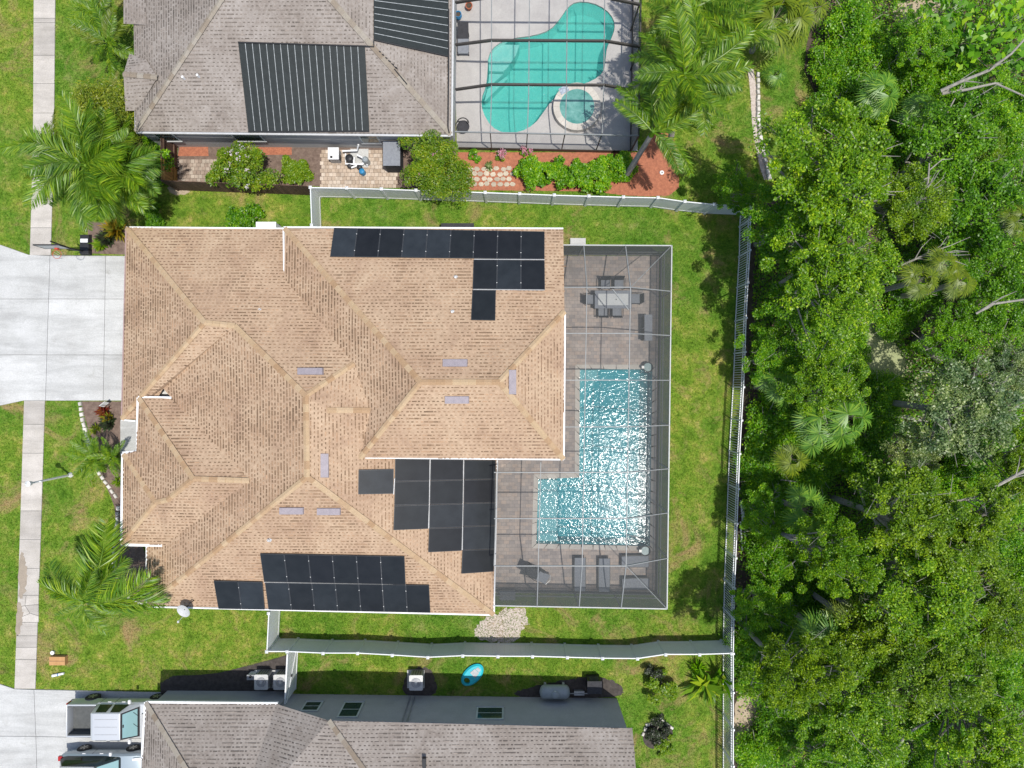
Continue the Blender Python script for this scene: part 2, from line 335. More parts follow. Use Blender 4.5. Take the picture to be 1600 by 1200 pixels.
# ------------------------------------------------------------------ mesh helpers
WOFF = {}
def link(o, parent=None):
    COL.objects.link(o)
    if parent is not None: o.parent = parent
    return o
def tag(o, label=None, cat=None, group=None, kind=None):
    if label: o['label'] = label
    if cat: o['category'] = cat
    if group: o['group'] = group
    if kind: o['kind'] = kind
    return o
def thing(name, label, cat, loc=(0, 0, 0), group=None):
    o = bpy.data.objects.new(name, None); link(o); o.location = loc; o.empty_display_size = 0.2
    WOFF[o.name] = Vector(loc); return tag(o, label, cat, group)
class MB:
    def __init__(s): s.v = []; s.f = []
    def add(s, vs, fs):
        b = len(s.v); s.v += [Vector(p) for p in vs]; s.f += [[b + i for i in f] for f in fs]; return s
    def poly(s, pts): return s.add(pts, [list(range(len(pts)))])
    def hexa(s, b4, t4):
        return s.add(list(b4) + list(t4), [[3, 2, 1, 0], [4, 5, 6, 7], [0, 1, 5, 4], [1, 2, 6, 5], [2, 3, 7, 6], [3, 0, 4, 7]])
    def box(s, c, size, rz=0.0):
        x, y, z = [a / 2 for a in size]; ca, sa = math.cos(rz), math.sin(rz); c = Vector(c)
        P = [Vector((px * ca - py * sa, px * sa + py * ca, 0)) + c for px, py in ((-x, -y), (x, -y), (x, y), (-x, y))]
        return s.hexa([p - Vector((0, 0, z)) for p in P], [p + Vector((0, 0, z)) for p in P])
    def beam(s, p, q, wd, ht, up=(0, 0, 1)):
        p, q = Vector(p), Vector(q); d = (q - p).normalized(); up = Vector(up)
        if abs(d.dot(up)) > 0.98: up = Vector((0, 1, 0))
        a = d.cross(up).normalized(); b = a.cross(d).normalized()
        c = [(-1, -1), (1, -1), (1, 1), (-1, 1)]
        return s.hexa([p + a * wd / 2 * i + b * ht / 2 * j for i, j in c], [q + a * wd / 2 * i + b * ht / 2 * j for i, j in c])
    def tube(s, pts, radii, n=7, cap=True):
        pts = [Vector(p) for p in pts]
        if isinstance(radii, (int, float)): radii = [radii] * len(pts)
        b = len(s.v); ref = None
        for i, p in enumerate(pts):
            d = (pts[min(i + 1, len(pts) - 1)] - pts[max(i - 1, 0)]).normalized()
            if ref is None or abs(ref.dot(d)) > 0.95:
                ref = Vector((0, 0, 1)) if abs(d.z) < 0.9 else Vector((1, 0, 0))
            a = d.cross(ref).normalized(); ref = a.cross(d).normalized() * 1.0
            c = a.cross(d)
            for k in range(n):
                t = 2 * math.pi * k / n
                s.v.append(p + (a * math.cos(t) + c * math.sin(t)) * radii[i])
        for i in range(len(pts) - 1):
            for k in range(n):
                s.f.append([b + i * n + k, b + i * n + (k + 1) % n, b + (i + 1) * n + (k + 1) % n, b + (i + 1) * n + k])
        if cap:
            s.f.append([b + k for k in range(n)]); s.f.append([b + (len(pts) - 1) * n + k for k in range(n)])
        return s
    def lathe(s, c, prof, n=16):
        c = Vector(c); b = len(s.v)
        for r, z in prof:
            for k in range(n):
                t = 2 * math.pi * k / n; s.v.append(c + Vector((r * math.cos(t), r * math.sin(t), z)))
        for i in range(len(prof) - 1):
            for k in range(n):
                s.f.append([b + i * n + k, b + i * n + (k + 1) % n, b + (i + 1) * n + (k + 1) % n, b + (i + 1) * n + k])
        s.f.append([b + k for k in range(n)]); s.f.append([b + (len(prof) - 1) * n + k for k in range(n)])
        return s
    def sheet(s, loops, z):
        """flat sheet with holes"""
        L = [[Vector((p[0], p[1], z)) for p in lp] for lp in loops]
        flat = [p for lp in L for p in lp]
        tris = tessellate_polygon(L); b = len(s.v); s.v += flat
        for t in tris:
            a, c, d = [flat[i] for i in t]
            t = list(t)
            if (c - a).cross(d - a).z < 0: t = t[::-1]
            s.f.append([b + i for i in t])
        return s
    def prism(s, loop, z0, z1):
        L = [Vector((p[0], p[1], 0)) for p in loop]
        if sum(L[i].x * L[(i + 1) % len(L)].y - L[(i + 1) % len(L)].x * L[i].y for i in range(len(L))) < 0: L = L[::-1]
        s.sheet([L], z1); m = len(s.f)
        s.sheet([L], z0)
        for i in range(m, len(s.f)): s.f[i] = s.f[i][::-1]
        for i in range(len(L)):
            p, q = L[i], L[(i + 1) % len(L)]
            s.add([(p.x, p.y, z0), (q.x, q.y, z0), (q.x, q.y, z1), (p.x, p.y, z1)], [[0, 1, 2, 3]])
        return s
    def mesh(s, name, mat, off=Vector((0, 0, 0)), smooth=False):
        me = bpy.data.meshes.new(name)
        me.from_pydata([tuple(v - off) for v in s.v], [], s.f); me.update()
        for m in (mat if isinstance(mat, (list, tuple)) else [mat]): me.materials.append(MATS[m] if isinstance(m, str) else m)
        if smooth: me.shade_smooth()
        return me
    def build(s, name, mat, parent=None, label=None, cat=None, group=None, kind=None, smooth=False):
        off = WOFF.get(parent.name, Vector((0, 0, 0))) if parent is not None else Vector((0, 0, 0))
        o = bpy.data.objects.new(name, s.mesh(name, mat, off, smooth)); link(o, parent)
        WOFF[o.name] = off
        return tag(o, label, cat, group, kind)
def np_mesh(name, verts, quads, mat, tri=False):
    k = 3 if tri else 4
    me = bpy.data.meshes.new(name); nv, nf = len(verts), len(quads)
    me.vertices.add(nv); me.vertices.foreach_set('co', np.asarray(verts, dtype=np.float32).ravel())
    me.loops.add(nf * k); me.loops.foreach_set('vertex_index', np.asarray(quads, dtype=np.int32).ravel())
    me.polygons.add(nf); me.polygons.foreach_set('loop_start', np.arange(0, nf * k, k, dtype=np.int32))
    me.update(calc_edges=True); me.validate()
    me.materials.append(MATS[mat]); return me
def copy_tree(o, parent=None):
    c = o.copy(); COL.objects.link(c); c.parent = parent
    for ch in list(o.children): copy_tree(ch, c)
    return c
def inset(loop, d):
    n = len(loop); out = []
    A = sum(loop[i].x * loop[(i + 1) % n].y - loop[(i + 1) % n].x * loop[i].y for i in range(n))
    sg = 1 if A > 0 else -1
    for i in range(n):
        p, c, q = loop[i - 1], loop[i], loop[(i + 1) % n]
        e1 = Vector((c.x - p.x, c.y - p.y)).normalized(); e2 = Vector((q.x - c.x, q.y - c.y)).normalized()
        n1 = Vector((-e1.y, e1.x)) * sg; n2 = Vector((-e2.y, e2.x)) * sg
        b = n1 + n2
        k = d / max(0.35, 0.5 * b.dot(b) if b.length > 1e-4 else 1)
        out.append(Vector((c.x + b.x * k, c.y + b.y * k, c.z)))
    return out
def inpoly(X, Y, loop):
    r = np.zeros(X.shape, bool); n = len(loop)
    for i in range(n):
        x1, y1 = loop[i][0], loop[i][1]; x2, y2 = loop[i - 1][0], loop[i - 1][1]
        if abs(y2 - y1) < 1e-9: continue
        c = ((y1 > Y) != (y2 > Y)) & (X < (x2 - x1) * (Y - y1) / (y2 - y1) + x1)
        r ^= c
    return r
def px(loop, z=0.0): return [U(a, b, z) for a, b in loop]
NO_GRASS = []
def ground_sheet(name, loop_px, mat, z, holes=(), world=False, parent=None, kind='structure', label=None, nograss=True):
    L = loop_px if world else px(loop_px)
    if nograss: NO_GRASS.append(L)
    return MB().sheet([L] + list(holes), z).build(name, mat, parent, kind=kind if parent is None else None, label=label)

# ------------------------------------------------------------------ ground, walks, drives
def smooth_loop(pts, it=2):
    for _ in range(it):
        q = []
        for i in range(len(pts)):
            a, b = pts[i], pts[(i + 1) % len(pts)]
            q += [tuple(0.75 * x + 0.25 * y for x, y in zip(a, b)), tuple(0.25 * x + 0.75 * y for x, y in zip(a, b))]
        pts = q
    return pts
POOL = px([(906, 577), (1019, 577), (1015, 853), (838, 849), (841, 748), (905, 746)])
KID4 = [(800, 12), (900, 18), (985, 60), (1035, 120), (1043, 180), (1020, 245), (992, 300), (984, 370), (975, 450), (905, 508), (800, 540), (700, 590), (640, 640), (600, 700), (540, 780), (450, 828), (350, 835), (270, 795), (215, 700), (207, 620), (238, 540), (248, 450), (250, 350), (300, 280), (400, 242), (540, 225), (640, 190), (700, 120), (745, 50)]
KID = px(smooth_loop([(700 + a / 4, b / 4) for a, b in KID4], 1))
def jag(pts, a=3.0):
    rg = random.Random(len(pts) * 7 + int(pts[0][0])); q = smooth_loop(pts, 3)
    return [(x + rg.gauss(0, a) * .5, y + rg.gauss(0, a) * .5) for x, y in q]
def grow(loop, d): return inset(loop, -d)
MB().sheet([[(-600, -600), (600, -600), (600, 600), (-600, 600)], grow(POOL, 0.12), grow(KID, 0.10)], 0.0).build('lawn', 'lawn', kind='structure', label='mown green lawn with dry patches around the houses')

def slab_set(parent, quads, mat, z0=-0.05, z1=0.05, gap=0.012):
    for q in quads:
        L = inset(px(q), gap)
        MB().prism(L, z0, z1).build('concrete_slab', mat, parent)
# driveway of the main house
dw_px = [(-160, 330), (0, 382), (45, 398), (197, 400), (191, 626), (37, 626), (0, 634), (-160, 690)]
dw = ground_sheet('driveway', dw_px, 'joint', 0.02, label='wide pale concrete driveway of jointed slabs')
xs_t, xs_b = [-160, 0, 79, 166, 197], [-160, 0, 72, 162, 191]
rows = [(0.0, 0.298), (0.298, 0.684), (0.684, 1.0)]
top_y = [330, 382, 400, 400, 400]; bot_y = [690, 634, 626, 626, 626]
quads = []
for i in range(4):
    for j, (a, b) in enumerate(rows):
        def pt(k, t):
            if j == 0 and t == 0.0 and k < 2: return (xs_t[k], top_y[k])
            if j == 2 and t == 1.0 and k < 2: return (xs_b[k], bot_y[k])
            return (xs_t[k] + (xs_b[k] - xs_t[k]) * t, 400 + 226 * t)
        q = [pt(i, a), pt(i + 1, a), pt(i + 1, b), pt(i, b)]
        if i == 1 and j == 0: q = [(0, 382), (45, 398), (79, 400), q[2], q[3]]
        if i == 1 and j == 2: q = [q[0], q[1], (72, 626), (37, 626), (0, 634)]
        quads.append(q)
slab_set(dw, quads, 'concrete')
# neighbour's driveway
nd = ground_sheet('driveway', [(-160, 1010), (0, 1068), (24, 1076), (252, 1081), (252, 1320), (-160, 1320)], 'joint', 0.02, label='pale concrete driveway under the parked pickup')
slab_set(nd, [[(-160, 1010), (0, 1068), (24, 1076), (54, 1077), (57, 1150), (-160, 1148)], [(54, 1077), (252, 1081), (250, 1154), (57, 1150)],
              [(-160, 1148), (57, 1150), (62, 1320), (-160, 1320)], [(57, 1150), (250, 1154), (250, 1320), (62, 1320)]], 'concrete')
# sidewalk
def wx(y): 
    ys = [-80, 0, 215, 400, 625, 850, 1076]; l = [54, 53, 52, 47, 38, 31, 23]; r = [88, 87, 85, 80, 71, 64, 56]
    return float(np.interp(y, ys, l)), float(np.interp(y, ys, r))
seams_a = [-80, -20, 0, 29, 36, 87, 131, 177, 222, 267, 312, 356, 399]
seams_b = [626, 663, 708, 753, 798, 843, 888, 930, 972, 993, 1011, 1030, 1076]
sw = ground_sheet('sidewalk', [(wx(y)[0], y) for y in seams_a] + [(wx(y)[1], y) for y in seams_a[::-1]], 'joint', 0.012, label='concrete sidewalk of square slabs north of the driveway')
slab_set(sw, [[(wx(a)[0], a), (wx(a)[1], a), (wx(b)[1], b), (wx(b)[0], b)] for a, b in zip(seams_a, seams_a[1:])], 'walk', -0.05, 0.035)
sw = ground_sheet('sidewalk', [(wx(y)[0], y) for y in seams_b] + [(wx(y)[1], y) for y in seams_b[::-1]], 'joint', 0.012, label='concrete sidewalk with cracked slabs south of the driveway')
qs = []
for a, b in zip(seams_b, seams_b[1:]):
    if a == 930:
        l, r = wx(930); m = (l + r) / 2 + 3
        qs += [[(l, 930), (m - 6, 930), (m - 8, 946), (l, 948)], [(m - 6, 930), (r, 930), (r, 944), (m - 8, 946)],
               [(l, 948), (m - 8, 946), (m, 958), (l, 966)], [(m - 8, 946), (r, 944), (r, 962), (m, 958)], [(l, 966), (m, 958), (r, 962), (r, 972), (l, 972)]]
    else: qs.append([(wx(a)[0], a), (wx(a)[1], a), (wx(b)[1], b), (wx(b)[0], b)])
slab_set(sw, qs, 'walk', -0.05, 0.035)
for (a, b, c, d) in ((32, 858, 44, 935), (28, 935, 38, 992)):
    L = jag([(a, b), (c - 4, b + 12), (c - 1, (b + d) / 2), (c - 5, d), (a - 4, d)], 2.2)
    MB().sheet([px(L)], 0.041).build('damp_stain', 'stain', sw)

# beds and bare patches
bed_entry = ground_sheet('mulch_bed', [(126, 627), (191, 627), (193, 704), (160, 706), (150, 700), (137, 668)], 'mulch', 0.008, label='brown mulch bed between driveway and entry')
ground_sheet('mulch_bed', smooth_loop([(150, 725), (192, 712), (191, 850), (232, 852), (232, 948), (200, 930), (180, 890), (182, 800), (170, 768)], 1), 'mulch', 0.008, label='brown mulch bed along the front wall')
ground_sheet('mulch_bed', [(136, 345), (197, 352), (197, 398), (140, 396)], 'mulch', 0.008, label='brown mulch bed by the garage corner')
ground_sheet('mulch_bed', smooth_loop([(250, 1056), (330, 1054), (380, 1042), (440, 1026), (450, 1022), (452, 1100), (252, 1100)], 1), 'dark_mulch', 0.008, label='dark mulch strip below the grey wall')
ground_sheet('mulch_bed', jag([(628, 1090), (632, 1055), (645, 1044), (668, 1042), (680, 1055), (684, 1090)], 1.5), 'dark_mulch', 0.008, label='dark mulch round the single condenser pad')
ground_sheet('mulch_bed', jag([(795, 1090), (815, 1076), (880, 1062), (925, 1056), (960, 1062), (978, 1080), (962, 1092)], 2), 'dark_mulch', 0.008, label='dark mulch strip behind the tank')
ground_sheet('mulch_bed', smooth_loop([(1003, 1150), (1012, 1130), (1035, 1125), (1052, 1138), (1050, 1160), (1025, 1172), (1008, 1166)], 2), 'dark_mulch', 0.008, label='round dark mulch bed with a stone rim')
ground_sheet('mulch_bed', smooth_loop([(1008, 212), (1052, 205), (1062, 260), (1060, 305), (1000, 308), (930, 300), (950, 280), (1000, 270)], 1), 'red_mulch', 0.008, label='red mulch bed under the tall palms')
ground_sheet('mulch_bed', [(283, 222), (325, 224), (326, 244), (278, 244)], 'red_mulch', 0.012, label='red mulch patch inside the wooden gate')
ground_sheet('mulch_bed', [(402, 229), (456, 229), (456, 242), (402, 242)], 'red_mulch', 0.012, label='red mulch strip between myrtle and condenser')
ground_sheet('side_yard', [(278, 222), (712, 225), (715, 295), (480, 291), (276, 283)], 'mulch', 0.006, label='bare earth side yard by the grey house')
ground_sheet('side_yard', [(715, 238), (1005, 238), (1000, 300), (715, 297)], 'red_mulch', 0.006, label='planted strip south of the neighbouring pool cage')
ground_sheet('gravel_patch', jag([(768, 962), (790, 952), (822, 950), (828, 972), (812, 985), (815, 1003), (748, 1003), (738, 988), (752, 968)]), 'gravel', 0.008, label='pale gravel patch by the southeast roof corner', nograss=False)
ground_sheet('bare_sand', jag([(258, 288), (280, 296), (305, 300), (270, 308)], 1.5), 'sand', 0.008, label='bare sandy patch below the wooden fence')
ground_sheet('porch', [(189, 656), (240, 656), (240, 712), (189, 712)], 'concrete', 0.06, label='pale concrete porch slab at the entry')
forest_px = [(1300, -120), (1272, 20), (1260, 70), (1256, 110), (1275, 150), (1290, 200), (1300, 240), (1250, 300), (1180, 322), (1166, 440), (1158, 600), (1150, 760), (1143, 900), (1140, 1026), (1140, 1330), (1900, 1330), (1900, -120)]
ground_sheet('woodland_floor', forest_px, 'soil', 0.006, label='shaded brown woodland floor')
ground_sheet('pond', jag([(1330, 530), (1345, 480), (1375, 490), (1412, 530), (1428, 572), (1412, 596), (1355, 598), (1325, 578)], 5), 'algae', 0.02, label='pond covered in pale green algae')
ground_sheet('bare_sand', smooth_loop([(1195, 880), (1212, 872), (1228, 880), (1226, 892), (1204, 894)], 2), 'gravel', 0.02, label='pale sand heap among the shrubs')
ground_sheet('bare_sand', jag([(1148, 1080), (1190, 1085), (1192, 1110), (1170, 1150), (1150, 1200), (1146, 1160)]), 'sand', 0.012, label='dry grass clearing behind the fence')
ground_sheet('bare_sand', jag([(1400, 0), (1470, -10), (1480, 40), (1420, 50), (1390, 30)]), 'sand', 0.012, label='dry litter clearing at the top of the wood')
ground_sheet('garden_path', smooth_loop([(1168, 105), (1180, 108), (1184, 200), (1200, 280), (1192, 282), (1176, 210), (1172, 140)], 1), 'gravel', 0.008, label='narrow pale gravel path beside edging blocks')

# ------------------------------------------------------------------ shingle roofs
def tri_face(pts):
    """tessellate in plan"""
    flat = [Vector((p.x, p.y, 0)) for p in pts]
    return [tuple(t) for t in tessellate_polygon([flat])]
def shingle_roof(parent, faces, style, row=0.172, tab=0.215):
    roof = MB(); V, Q = [], []
    for k, fc in enumerate(faces):
        P = [U3(t) for t in fc]; T = tri_face(P)
        nrm = Vector((0, 0, 0)); tl = []
        for t in T:
            a, b, c = [P[i] for i in t]; n = (b - a).cross(c - a)
            if n.z < 0: b, c = c, b; n = -n
            nrm += n; tl.append((a, b, c)); roof.add([a, b, c], [[0, 1, 2]])
        nrm.normalize(); g = Vector((nrm.x, nrm.y, 0)); g = g.normalized() if g.length > 1e-4 else Vector((1, 0, 0))
        # snap the course direction to the nearest compass direction so that courses run with the eaves
        g = Vector((math.copysign(1, g.x), 0, 0)) if abs(g.x) > abs(g.y) else Vector((0, math.copysign(1, g.y), 0))
        u = Vector((-g.y, g.x, 0)); ph = random.random() * 3
        rr = row * nrm.z
        slope_shade = 0.16 if g.x < -.5 else (-0.04 if g.x > .5 else 0.0)      # wider dark tabs paint the shade of west slopes; east slopes get narrower ones
        for a, b, c in tl:
            n = (b - a).cross(c - a).normalized()
            vs = [p.dot(g) for p in (a, b, c)]; us = [p.dot(u) for p in (a, b, c)]
            r0, r1 = int(math.floor((min(vs)) / rr)), int(math.ceil(max(vs) / rr))
            c0, c1 = int(math.floor(min(us) / tab)) - 1, int(math.ceil(max(us) / tab)) + 1
            R, C = np.meshgrid(np.arange(r0, r1 + 1), np.arange(c0, c1 + 1), indexing='ij')
            hsh = np.sin(R * 12.9898 + C * 78.233 + k * 3.1) * 43758.5453; hsh = hsh - np.floor(hsh)
            h2 = np.sin(R * 39.346 + C * 11.135 + k) * 24634.6345; h2 = h2 - np.floor(h2)
            off = (np.sin(R * 7.31 + k * 1.7) * 1543.37); off = off - np.floor(off)
            uu = (C + off + (h2 - 0.5) * 0.22) * tab; vv = R * rr
            clus = np.sin(uu * 0.9 + R * 0.35 + ph) * np.sin(vv * 1.7 + ph * 2) + np.sin(uu * 2.3 - vv * 0.8)
            wd = tab * np.where(hsh + 0.18 * clus > 0.80 - slope_shade, 1.0, 0.38 + 0.16 * h2 + 0.5 * slope_shade)
            hg = rr * (0.25 + 0.10 * h2 + 0.05 * clus + 0.6 * slope_shade)
            ok = (hsh + 0.05 * clus) > 0.04
            X = uu * u.x + vv * g.x; Y = uu * u.y + vv * g.y
            ok &= inpoly(X, Y, [a, b, c])
            uu, vv, wd, hg = uu[ok], vv[ok], wd[ok], hg[ok]
            if not len(uu): continue
            crn = []
            for su, sv, lift in ((-.5, -.5, 0.004), (.5, -.5, 0.004), (.5, .5, 0.026), (-.5, .5, 0.026), (.5, .5, 0.0), (-.5, .5, 0.0)):
                x = (uu + su * wd) * u.x + (vv + sv * hg) * g.x; y = (uu + su * wd) * u.y + (vv + sv * hg) * g.y
                z = a.z - (n.x * (x - a.x) + n.y * (y - a.y)) / n.z + lift
                crn.append(np.stack([x, y, z], 1))
            b0 = sum(len(v) for v in V); m = len(uu)
            V.append(np.concatenate(crn)); i = np.arange(m) + b0
            Q.append(np.stack([i, i + m, i + 2 * m, i + 3 * m], 1)); Q.append(np.stack([i + 3 * m, i + 2 * m, i + 4 * m, i + 5 * m], 1))
    off = WOFF[parent.name]
    ro = roof.build('roof', style + '_field', parent)
    V = np.concatenate(V) - np.array(off); me = np_mesh('shingle', V, np.concatenate(Q), style + '_tab')
    o = bpy.data.objects.new('shingle', me); link(o, ro); o['kind'] = 'stuff'
    return ro
CAPS = {}
def ridge_caps(roof, lines, style, step=0.36, wd=0.26):
    if style not in CAPS:
        m = MB(); a, b = step * 0.56, wd / 2
        m.add([(-a, -b, -0.035), (-a, 0, 0.02), (-a, b, -0.035), (a, -b, -0.015), (a, 0, 0.045), (a, b, -0.015)], [[0, 3, 4, 1], [1, 4, 5, 2]])
        m.add([(a, -b, -0.015), (a, 0, 0.045), (a, b, -0.015), (a, -b, -0.05), (a, 0, 0.0), (a, b, -0.05)], [[0, 3, 4, 1], [1, 4, 5, 2]])
        CAPS[style] = m.mesh('ridge_shingle', style + '_cap')
    off = WOFF[roof.name]
    for p, q in lines:
        p, q = U3(p), U3(q); d = q - p; L = d.length; n = max(1, int(round(L / step))); d.normalize()
        yv = Vector((0, 0, 1)).cross(d).normalized(); zv = d.cross(yv)
        M = Matrix((d, yv, zv)).transposed().to_4x4()
        for i in range(n):
            o = bpy.data.objects.new('ridge_shingle', CAPS[style]); link(o, roof)
            o.matrix_local = Matrix.Translation(p + d * (L * (i + 0.5) / n) + Vector((0, 0, 0.05)) - off) @ M
def gutters(parent, lines, mat='white_metal', wd=0.13, ht=0.13, dz=-0.05):
    for ln in lines:
        P = [U3(t) + Vector((0, 0, dz)) for t in ln]
        m = MB()
        for a, b in zip(P, P[1:]): m.beam(a, b, wd, ht)
        m.build('gutter', mat, parent)
def plane_of(pts):
    P = [U3(t) for t in pts]; n = Vector((0, 0, 0)); c = sum(P, Vector((0, 0, 0))) / len(P)
    for i in range(len(P)): n += (P[i] - c).cross(P[(i + 1) % len(P)] - c)
    n.normalize()
    return c, (n if n.z > 0 else -n)
def on_plane(pl, x, y, lift=0.0):
    """meet of the camera ray through a pixel with a roof plane raised by lift"""
    c, n = pl; o = Vector((0, 0, H)); d = U(x, y, 0) - o
    c = c + n * lift
    return o + d * ((c - o).dot(n) / d.dot(n))

# ---- main house
HL = 2.6
hA, hB, hC = (198, 356, HL), (320, 504, 4.9), (367, 509, 4.9)
hD, hK = (478, 618, 6.1), (480, 745, 6.1)
hE, hV, hG = (553, 568, 5.1), (444, 434, 3.65), (443, 357, HL)
nA, nB, nC = (445, 357, 3.5), (880, 358, 3.5), (882, 487, 5.0)
nR, nS = (657, 597, 6.6), (780, 597, 6.6)
nD, nE, cV, cR = (880, 717, 5.1), (563, 715, 5.2), (578, 641, 5.25), (512, 641, 5.9)
eA, eR, eS, eV = (217, 622, 3.25), (302, 748, 4.9), (390, 751, 4.9), (268, 622, 3.25)
eB, eJ = (213, 705, 3.25), (262, 781, 4.15)
sA, sR, sB = (193, 710, 2.9), (243, 785, 3.9), (191, 849, 2.9)
eW = (260, 851, 3.0)
main_faces = [
    [hA, hB, hC, hD, hE, hV, hG], [hA, (191, 654, HL), hB], [hB, (191, 655, HL), (226, 656, HL), (255, 607, 3.15), hC],
    [hC, (255, 607, 3.15), eV, eS, eW, (229, 851, HL), (231, 946, HL), hK, hD],
    [eA, eR, eS, eV], [eA, eB, eJ, eR], [sA, sR, eJ, eB], [sA, sB, sR], [eR, eJ, sR, sB, eW, eS],
    [(231, 946, HL), (771, 960, HL), hK], [hK, (771, 960, HL), (776, 717, HL), nE, cV, cR, hD],
    [nA, nB, nC, nS, nR], [nA, nR, nE, cV, hE, hV], [nR, nS, nD, nE], [nS, nC, nD], [hD, cR, cV, hE]]
house = thing('house', 'large house with tan shingle hip roof and black solar panels', 'house', (-8, -2, 0))
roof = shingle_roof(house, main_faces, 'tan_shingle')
ridge_caps(roof, [(hA, hB), (hB, hC), (hC, hD), (hD, hE), (hB, (191, 654, HL)), (hD, hK), (hK, (231, 946, HL)), (hK, (771, 960, HL)), (nA, nR), (nR, nS), (nS, nC), (nS, nD), (nR, nE),
                  (cR, cV), (eA, eR), (eR, eS), (eR, eJ), (eJ, sR), (sA, sR), (sR, sB)], 'tan_shingle')
gutters(house, [[(197, 355, HL), (190, 655, HL)]], 'gutter_brown', 0.06)
gutters(house, [[(197, 355, HL), (443, 357, HL)], [(443, 355, 3.5), (880, 357, 3.5)], [(443, 355, 3.5), (444, 434, 3.5)],
                [(883, 487, 5.0), (881, 718, 5.05)], [(881, 718, 5.05), (561, 715, 5.1)], [(777, 719, HL), (772, 961, HL)], [(772, 961, HL), (230, 948, HL)],
                [(229, 948, HL), (229, 851, HL)], [(190, 656, HL), (212, 658, HL)]], wd=0.075)
gutters(house, [[(189, 851, 2.85), (258, 852, 2.9)], [(190, 850, 2.85), (192, 709, 2.85)], [(192, 708, 2.85), (214, 706, 3.1)],
                [(215, 706, 3.2), (216, 621, 3.2)], [(216, 621, 3.2), (268, 622, 3.25)]], wd=0.15)
wall_l = [U3(t) for t in ((198, 356, HL), (443, 357, HL), (880, 358, HL), (880, 717, HL), (776, 718, HL), (772, 960, HL), (230, 947, HL), (229, 851, HL), (191, 850, HL), (193, 708, HL), (228, 706, HL), (228, 656, HL), (191, 655, HL))]
MB().prism(inset(wall_l, 0.5), 0, HL - 0.08).build('wall', 'wall_tan', house)
MB().prism(inset([U3(t) for t in ((600, 490, 5.0), (880, 490, 5.0), (880, 717, 5.0), (600, 716, 5.0))], 0.5), HL - 0.08, 4.7).build('wall', 'wall_tan', house)
MB().prism(inset([U3(t) for t in ((445, 359, 3.5), (878, 360, 3.5), (878, 490, 3.5), (445, 490, 3.5))], 0.5), HL - 0.08, 3.3).build('wall', 'wall_tan', house)
MB().sheet([inset(wall_l, 0.02)], HL - 0.04).build('soffit', 'soffit', house)
# roof vents (low grey boxes) and pipe vents
fN, fW, fE, fS, fE2 = plane_of(main_faces[11][2:]), None, plane_of([hK, (771, 960, HL), (776, 717, HL), nE]), plane_of(main_faces[9]), plane_of(main_faces[14])
fN = plane_of(main_faces[11]); fG = plane_of([hA, hB, hC, hE, hV]); fS2 = plane_of(main_faces[13])
def roof_box(parent, pl, cx, cy, wpx, hpx, h, mat, name):
    n = pl[1]
    b = [on_plane(pl, cx + i * wpx / 2, cy + j * hpx / 2, 0.0) for i, j in ((-1, 1), (1, 1), (1, -1), (-1, -1))]
    lo = min(range(4), key=lambda i: b[i].z)
    t = [p + Vector((0, 0, h)) for p in b]
    c = sum(t, Vector((0, 0, 0))) / 4; t = [c + (p - c) * 0.94 for p in t]
    return MB().hexa([p - n * 0.02 for p in b], t).build(name, mat, parent)
for pl, x, y, wv, hv in ((fG, 485, 580, 41, 11), (fN, 711, 567, 40, 12), (fE2, 801, 597, 12, 40), (fS2, 714, 625, 39, 12), (fE, 508, 727, 13, 39), (fS, 456, 798, 39, 11), (fS, 514, 799, 38, 11)):
    roof_box(house, pl, x, y, wv, hv, 0.12, 'roof_vent', 'roof_vent')
for pl, x, y in ((fG, 408, 484), (fN, 712, 434), (fN, 707, 488), (fS, 421, 843)):
    p = on_plane(pl, x, y); v = MB().lathe(p, [(0.05, -0.05), (0.05, 0.22), (0.035, 0.22), (0.035, 0.1)], 10).build('vent_pipe', 'white_metal', house, smooth=False)
    MB().lathe(p + pl[1] * 0.01, [(0.12, -0.04), (0.12, 0.0), (0.055, 0.05)], 10).build('flashing', 'light_metal', v)
def bil(q, u, v):
    a, b, c, d = q
    return tuple((1 - u) * (1 - v) * a[i] + u * (1 - v) * b[i] + u * v * c[i] + (1 - u) * v * d[i] for i in (0, 1))
def panel_row(parent, pl, quad, n):
    for i in range(n):
        g0, g1 = (0.012, 0.012)
        P = [on_plane(pl, *bil(quad, (i + s) / n, t), 0.10) for s, t in ((g0, 0.99), (1 - g1, 0.99), (1 - g1, 0.01), (g0, 0.01))]
        nn = pl[1]
        o = MB().hexa([p - nn * 0.04 for p in P], P).build('solar_panel', 'solar_cell', parent)
        fr = MB()
        for a, b in zip(P, P[1:] + P[:1]): fr.beam(a - nn * 0.015, b - nn * 0.015, 0.022, 0.044, nn)
        fr.build('frame', 'panel_frame', o)
        if i:
            a, b = on_plane(pl, *bil(quad, i / n, 0.02), 0.09), on_plane(pl, *bil(quad, i / n, 0.98), 0.09)
            for t in (0.2, 0.8):
                c = a + (b - a) * t
                MB().box(c + nn * 0.02, (0.035, 0.035, 0.02)).build('clamp', 'light_metal', o)
def rail(parent, pl, a, b, wd=0.035):
    MB().beam(on_plane(pl, *a, 0.075), on_plane(pl, *b, 0.075), wd, 0.03, pl[1]).build('mounting_rail', 'light_metal', parent)
panel_row(house, fN, [(521.9, 355.8), (851, 361.6), (851, 405), (515.6, 401)], 9)
panel_row(house, fN, [(740, 405.6), (851, 406.4), (851.6, 452.6), (738.4, 451.6)], 3)
panel_row(house, fN, [(738.2, 453), (775, 453.4), (774, 500.6), (736, 500)], 1)
rail(house, fN, (741, 405.2), (851, 405.8)); rail(house, fN, (739, 452.4), (851, 453.2))
def z3(x, y): return (400 + x / 4, 600 + y / 4)
